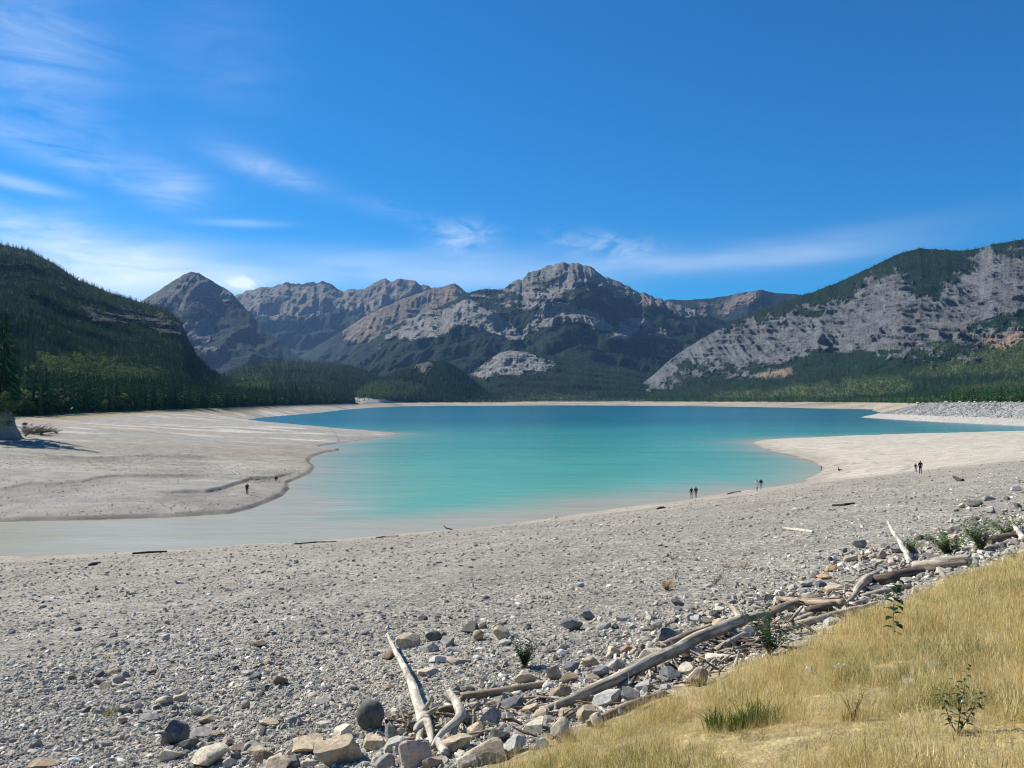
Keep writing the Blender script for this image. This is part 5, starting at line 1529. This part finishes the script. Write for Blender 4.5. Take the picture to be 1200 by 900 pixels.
def person(px, py, h, pose, top, legs, label, turn=0.0, bare_legs=False, spread=1.0):
    p = hit(px, py); J = POSES[pose]
    names = []; co = []; rad = []; ed = []
    def add(nm, c, r, par=None):
        names.append(nm); co.append(c); rad.append(r)
        if par is not None: ed.append((names.index(par), len(names) - 1))
    add('pelvis', J['pelvis'], .135)
    add('chest', J['chest'], .155, 'pelvis'); add('neck', J['neck'], .055, 'chest'); add('head', J['head'], .092, 'neck'); add('crown', J['crown'], .075, 'head')
    for sx, t in ((1, 'l'), (-1, 'r')):
        q = lambda k: (J[k][0] * sx * (spread if k in ('el', 'wr', 'ha') else 1), J[k][1], J[k][2])
        add('sh' + t, q('sh'), .072, 'chest'); add('el' + t, q('el'), .048, 'sh' + t); add('wr' + t, q('wr'), .034, 'el' + t); add('ha' + t, q('ha'), .038, 'wr' + t)
        add('hip' + t, q('hip'), .098, 'pelvis'); add('kn' + t, q('kn'), .066, 'hip' + t); add('an' + t, q('an'), .046, 'kn' + t); add('to' + t, q('to'), .042, 'an' + t)
    me = bpy.data.meshes.new('person'); me.from_pydata(co, ed, []); o = bpy.data.objects.new('tmp', me); COL.objects.link(o)
    md = o.modifiers.new('skin', 'SKIN'); md.use_smooth_shade = True
    for v, r in zip(me.skin_vertices[0].data, rad): v.radius = (r, r)
    me.skin_vertices[0].data[0].use_root = True
    o.modifiers.new('sub', 'SUBSURF').levels = 2; o.modifiers['sub'].render_levels = 2
    dg = bpy.context.evaluated_depsgraph_get(); new = bpy.data.meshes.new_from_object(o.evaluated_get(dg))
    bpy.data.objects.remove(o)
    new.name = 'person'
    mats = [SKIN, CLOTH[top], CLOTH[legs], HAIR, CLOTH['black']]
    new.materials.clear()
    for m_ in mats: new.materials.append(m_)
    K = np.array(co); bone = [(a, b) for a, b in ed]
    for pl in new.polygons:
        c = np.array(pl.center); best = None
        for a, b in bone:
            A, B = K[a], K[b]; d = B - A; t = np.clip((c - A) @ d / (d @ d + 1e-9), 0, 1); e = np.linalg.norm(c - A - t * d)
            if best is None or e < best[0]: best = (e, names[a], names[b], t)
        _, na, nb_, t = best
        if nb_ in ('head', 'crown'): i = 3 if (c[2] > J['head'][2] + .05 or c[1] > J['head'][1] + .03) else 0
        elif nb_ == 'neck': i = 1 if t < .6 else 0
        elif nb_[:2] in ('wr', 'ha'): i = 1 if nb_[:2] == 'wr' and top in ('black', 'dark navy', 'green grey') else 0
        elif nb_[:2] in ('sh', 'el') or nb_ == 'chest': i = 1
        elif nb_[:2] == 'to': i = 4
        elif nb_[:2] == 'an' or (nb_[:2] == 'kn' and t > .75): i = 0 if bare_legs else 2
        else: i = 2
        pl.material_index = i
    s = h / 1.76 if pose == 'stand' else h / 1.76
    o = link('person', new); o.scale = (s, s, s); o.location = (p[0], p[1], p[2] - .015); o.rotation_euler = (0, 0, turn)
    tag(o, label, 'person', 'people walking on the shore')
    # face: nose and eyes, small parts of the head
    return o


person(289.5, 579.5, 1.80, 'stand', 'black', 'black', 'lone person standing on the mud flat in black clothes', .3)
person(323, 563.5, 1.7, 'crouch', 'black', 'black', 'person in black crouching at the water edge of the mud flat', 1.0)
person(810.3, 583.8, 1.72, 'stand', 'black', 'khaki', 'person in black top and shorts at the water, left of a couple', 3.0, True)
person(815.6, 583.2, 1.80, 'stand', 'green grey', 'khaki', 'person in dark top and shorts at the water, right of a couple', 3.3, True)
person(887, 575.2, 1.76, 'stand', 'white', 'white', 'person in white shirt at the head of the bay', 3.0, True)
person(891.8, 573.6, 1.72, 'stand', 'black', 'pale blue', 'person with dark top and pale trousers beside the one in white', 3.2)
person(962.3, 551.8, 1.15, 'stand', 'blue', 'blue', 'child in blue standing where the bay ends', .5)
person(983.5, 552.2, 1.75, 'sit', 'black', 'grey', 'person in black sitting on the sand near the child in blue', 1.2)
person(1073.2, 553, 1.38, 'stand', 'dark navy', 'blue', 'shorter person in dark top and blue trousers, left of the standing pair', 2.9)
person(1078.6, 555, 1.84, 'stand', 'black', 'black', 'tall person all in black, right of the standing pair', 3.1)

# ------------------------------------------------------------------ air
def haze():
    x0, x1, y0, y1, z0, z1 = -14500, 14500, -3000, 14600, -9, 2300
    V = [(x, y, z) for z in (z0, z1) for y in (y0, y1) for x in (x0, x1)]
    Fc = [(0, 2, 3, 1), (4, 5, 7, 6), (0, 1, 5, 4), (2, 6, 7, 3), (0, 4, 6, 2), (1, 3, 7, 5)]
    me = mesh_np('haze', V, Fc, False)
    m = bpy.data.materials.new('haze_air'); m.use_nodes = True; t = m.node_tree; t.nodes.clear()
    ou = t.nodes.new('ShaderNodeOutputMaterial'); pv = t.nodes.new('ShaderNodeVolumePrincipled')
    pv.inputs['Color'].default_value = (.30, .56, 1, 1); pv.inputs['Density'].default_value = HAZE; pv.inputs['Anisotropy'].default_value = .2
    t.links.new(pv.outputs[0], ou.inputs['Volume'])
    tag(link('haze', me, m), 'thin bluish air between the viewer and the mountains', 'haze', kind='stuff')


HAZE = 2.6e-5
haze()

# ------------------------------------------------------------------ sky, sun
w = bpy.data.worlds.new('World'); sc.world = w; w.use_nodes = True
t = w.node_tree; t.nodes.clear()
ou = t.nodes.new('ShaderNodeOutputWorld'); bg = t.nodes.new('ShaderNodeBackground'); t.links.new(bg.outputs[0], ou.inputs[0])
sky = t.nodes.new('ShaderNodeTexSky'); sky.sky_type = 'NISHITA'; sky.sun_disc = False
sky.sun_elevation = SUN_EL; sky.sun_rotation = SUN_AZ % (2 * math.pi)
sky.altitude = 1400; sky.air_density = 1.0; sky.dust_density = .35; sky.ozone_density = 2.4
hs = t.nodes.new('ShaderNodeHueSaturation'); hs.inputs['Saturation'].default_value = 1.95; hs.inputs['Hue'].default_value = .503; hs.inputs['Value'].default_value = 1.03
t.links.new(sky.outputs[0], hs.inputs['Color'])
tc = t.nodes.new('ShaderNodeTexCoord'); sp = t.nodes.new('ShaderNodeSeparateXYZ'); t.links.new(tc.outputs['Generated'], sp.inputs[0])


def m2(op, a, b=0.0, c=None):
    n = t.nodes.new('ShaderNodeMath'); n.operation = op
    for i, v in enumerate((a, b) + ((c,) if c is not None else ())):
        if isinstance(v, bpy.types.NodeSocket): t.links.new(v, n.inputs[i])
        else: n.inputs[i].default_value = v
    return n.outputs[0]


azn = m2('ARCTAN2', sp.outputs[0], sp.outputs[1]); eln = m2('ARCSINE', sp.outputs[2])
cb = t.nodes.new('ShaderNodeCombineXYZ'); t.links.new(azn, cb.inputs[0]); t.links.new(eln, cb.inputs[1])


def noise_w(scale, sx, sy, rot, detail=7, rough=.6, dist=.5):
    mp = t.nodes.new('ShaderNodeMapping'); mp.inputs['Scale'].default_value = (sx, sy, 1); mp.inputs['Rotation'].default_value = (0, 0, rot); t.links.new(cb.outputs[0], mp.inputs[0])
    n = t.nodes.new('ShaderNodeTexNoise'); n.inputs['Scale'].default_value = scale; n.inputs['Detail'].default_value = detail; n.inputs['Roughness'].default_value = rough; n.inputs['Distortion'].default_value = dist
    t.links.new(mp.outputs[0], n.inputs[0]); return n.outputs['Fac']


wisp = noise_w(6, 1.0, 4.5, R(-18), 8, .62, 1.2); fine = noise_w(22, 1.0, 2.2, R(-10), 8, .65, .8); soft = noise_w(3, 1, 7, R(-4), 4, .5, .3)
CL = [  # px, py, half-widths, tilt, strength, which texture
    (28, 50, 75, 60, -.5, .30, 'wisp'), (60, 178, 120, 14, -.28, .28, 'wisp'), (150, 182, 80, 18, -.3, .20, 'wisp'), (18, 214, 46, 6, -.12, .62, 'soft'), (312, 196, 56, 12, -.25, .42, 'wisp'), (279, 260, 44, 4, .03, .50, 'soft'),
    (70, 290, 150, 30, -.12, .72, 'wisp'), (150, 330, 100, 24, 0, .8, 'soft'), (430, 318, 330, 22, .02, .58, 'soft'), (800, 305, 230, 11, .09, .28, 'soft'), (960, 298, 110, 9, .06, .24, 'soft'),
    (543, 277, 34, 16, .0, .62, 'fine'), (715, 288, 60, 13, -.15, .5, 'fine'), (288, 332, 18, 8, 0, 1.3, 'fine'), (203, 222, 28, 16, .2, .26, 'wisp'), (255, 70, 60, 60, -.3, .10, 'wisp'), (460, 247, 60, 10, -.2, .12, 'fine')]
tot = None
for (px, py, sx, sy, rot, amp, tex) in CL:
    a = math.atan((px - 600) / F); e = math.atan((469.5 - py) / math.hypot(F, px - 600))
    mp = t.nodes.new('ShaderNodeMapping'); mp.vector_type = 'TEXTURE'
    mp.inputs['Location'].default_value = (a, e, 0); mp.inputs['Rotation'].default_value = (0, 0, rot); mp.inputs['Scale'].default_value = (sx / F, sy / F, 1)
    t.links.new(cb.outputs[0], mp.inputs[0])
    ln = t.nodes.new('ShaderNodeVectorMath'); ln.operation = 'LENGTH'; t.links.new(mp.outputs[0], ln.inputs[0])
    q = m2('MULTIPLY', m2('EXPONENT', m2('MULTIPLY', m2('POWER', ln.outputs['Value'], 2.0), -1.0)), amp)
    src = {'wisp': wisp, 'fine': fine, 'soft': soft}[tex]
    lo = {'wisp': .28, 'fine': .36, 'soft': .22}[tex]
    k = t.nodes.new('ShaderNodeMapRange'); k.inputs['From Min'].default_value = lo; k.inputs['From Max'].default_value = .72; t.links.new(src, k.inputs[0])
    q = m2('MULTIPLY', q, k.outputs[0])
    tot = q if tot is None else m2('ADD', tot, q)
tot = m2('MINIMUM', tot, .95)
mx = t.nodes.new('ShaderNodeMix'); mx.data_type = 'RGBA'; t.links.new(tot, mx.inputs[0]); t.links.new(hs.outputs[0], mx.inputs[6]); mx.inputs[7].default_value = (9.0, 9.6, 10.2, 1)
t.links.new(mx.outputs[2], bg.inputs[0]); bg.inputs[1].default_value = .082

sd_ = bpy.data.lights.new('sun', 'SUN'); sd_.energy = 5.0; sd_.angle = R(.53); sd_.color = (1, .955, .88)
so = bpy.data.objects.new('sun', sd_); COL.objects.link(so)
so.rotation_euler = Vector(SUN).to_track_quat('Z', 'Y').to_euler(); so.location = (-50, 20, 80)

sc.view_settings.view_transform = 'Standard'; sc.view_settings.look = 'None'; sc.view_settings.gamma = 1; sc.view_settings.use_curve_mapping = False
sc.view_settings.exposure = .62
sc.cycles.filter_width = 1.1; sc.cycles.max_bounces = 6; sc.cycles.diffuse_bounces = 2; sc.cycles.glossy_bounces = 2; sc.cycles.transmission_bounces = 2; sc.cycles.transparent_max_bounces = 4; sc.cycles.volume_bounces = 0
sc.cycles.sample_clamp_indirect = 4.0
dup = {k: len(v) for k, v in label_groups.items() if len(v) > 1}
print('pebbles', n_peb, 'grass', n_grass, 'rocks', rock_count, 'trees', n_tree, 'dup labels', len(dup), dup)
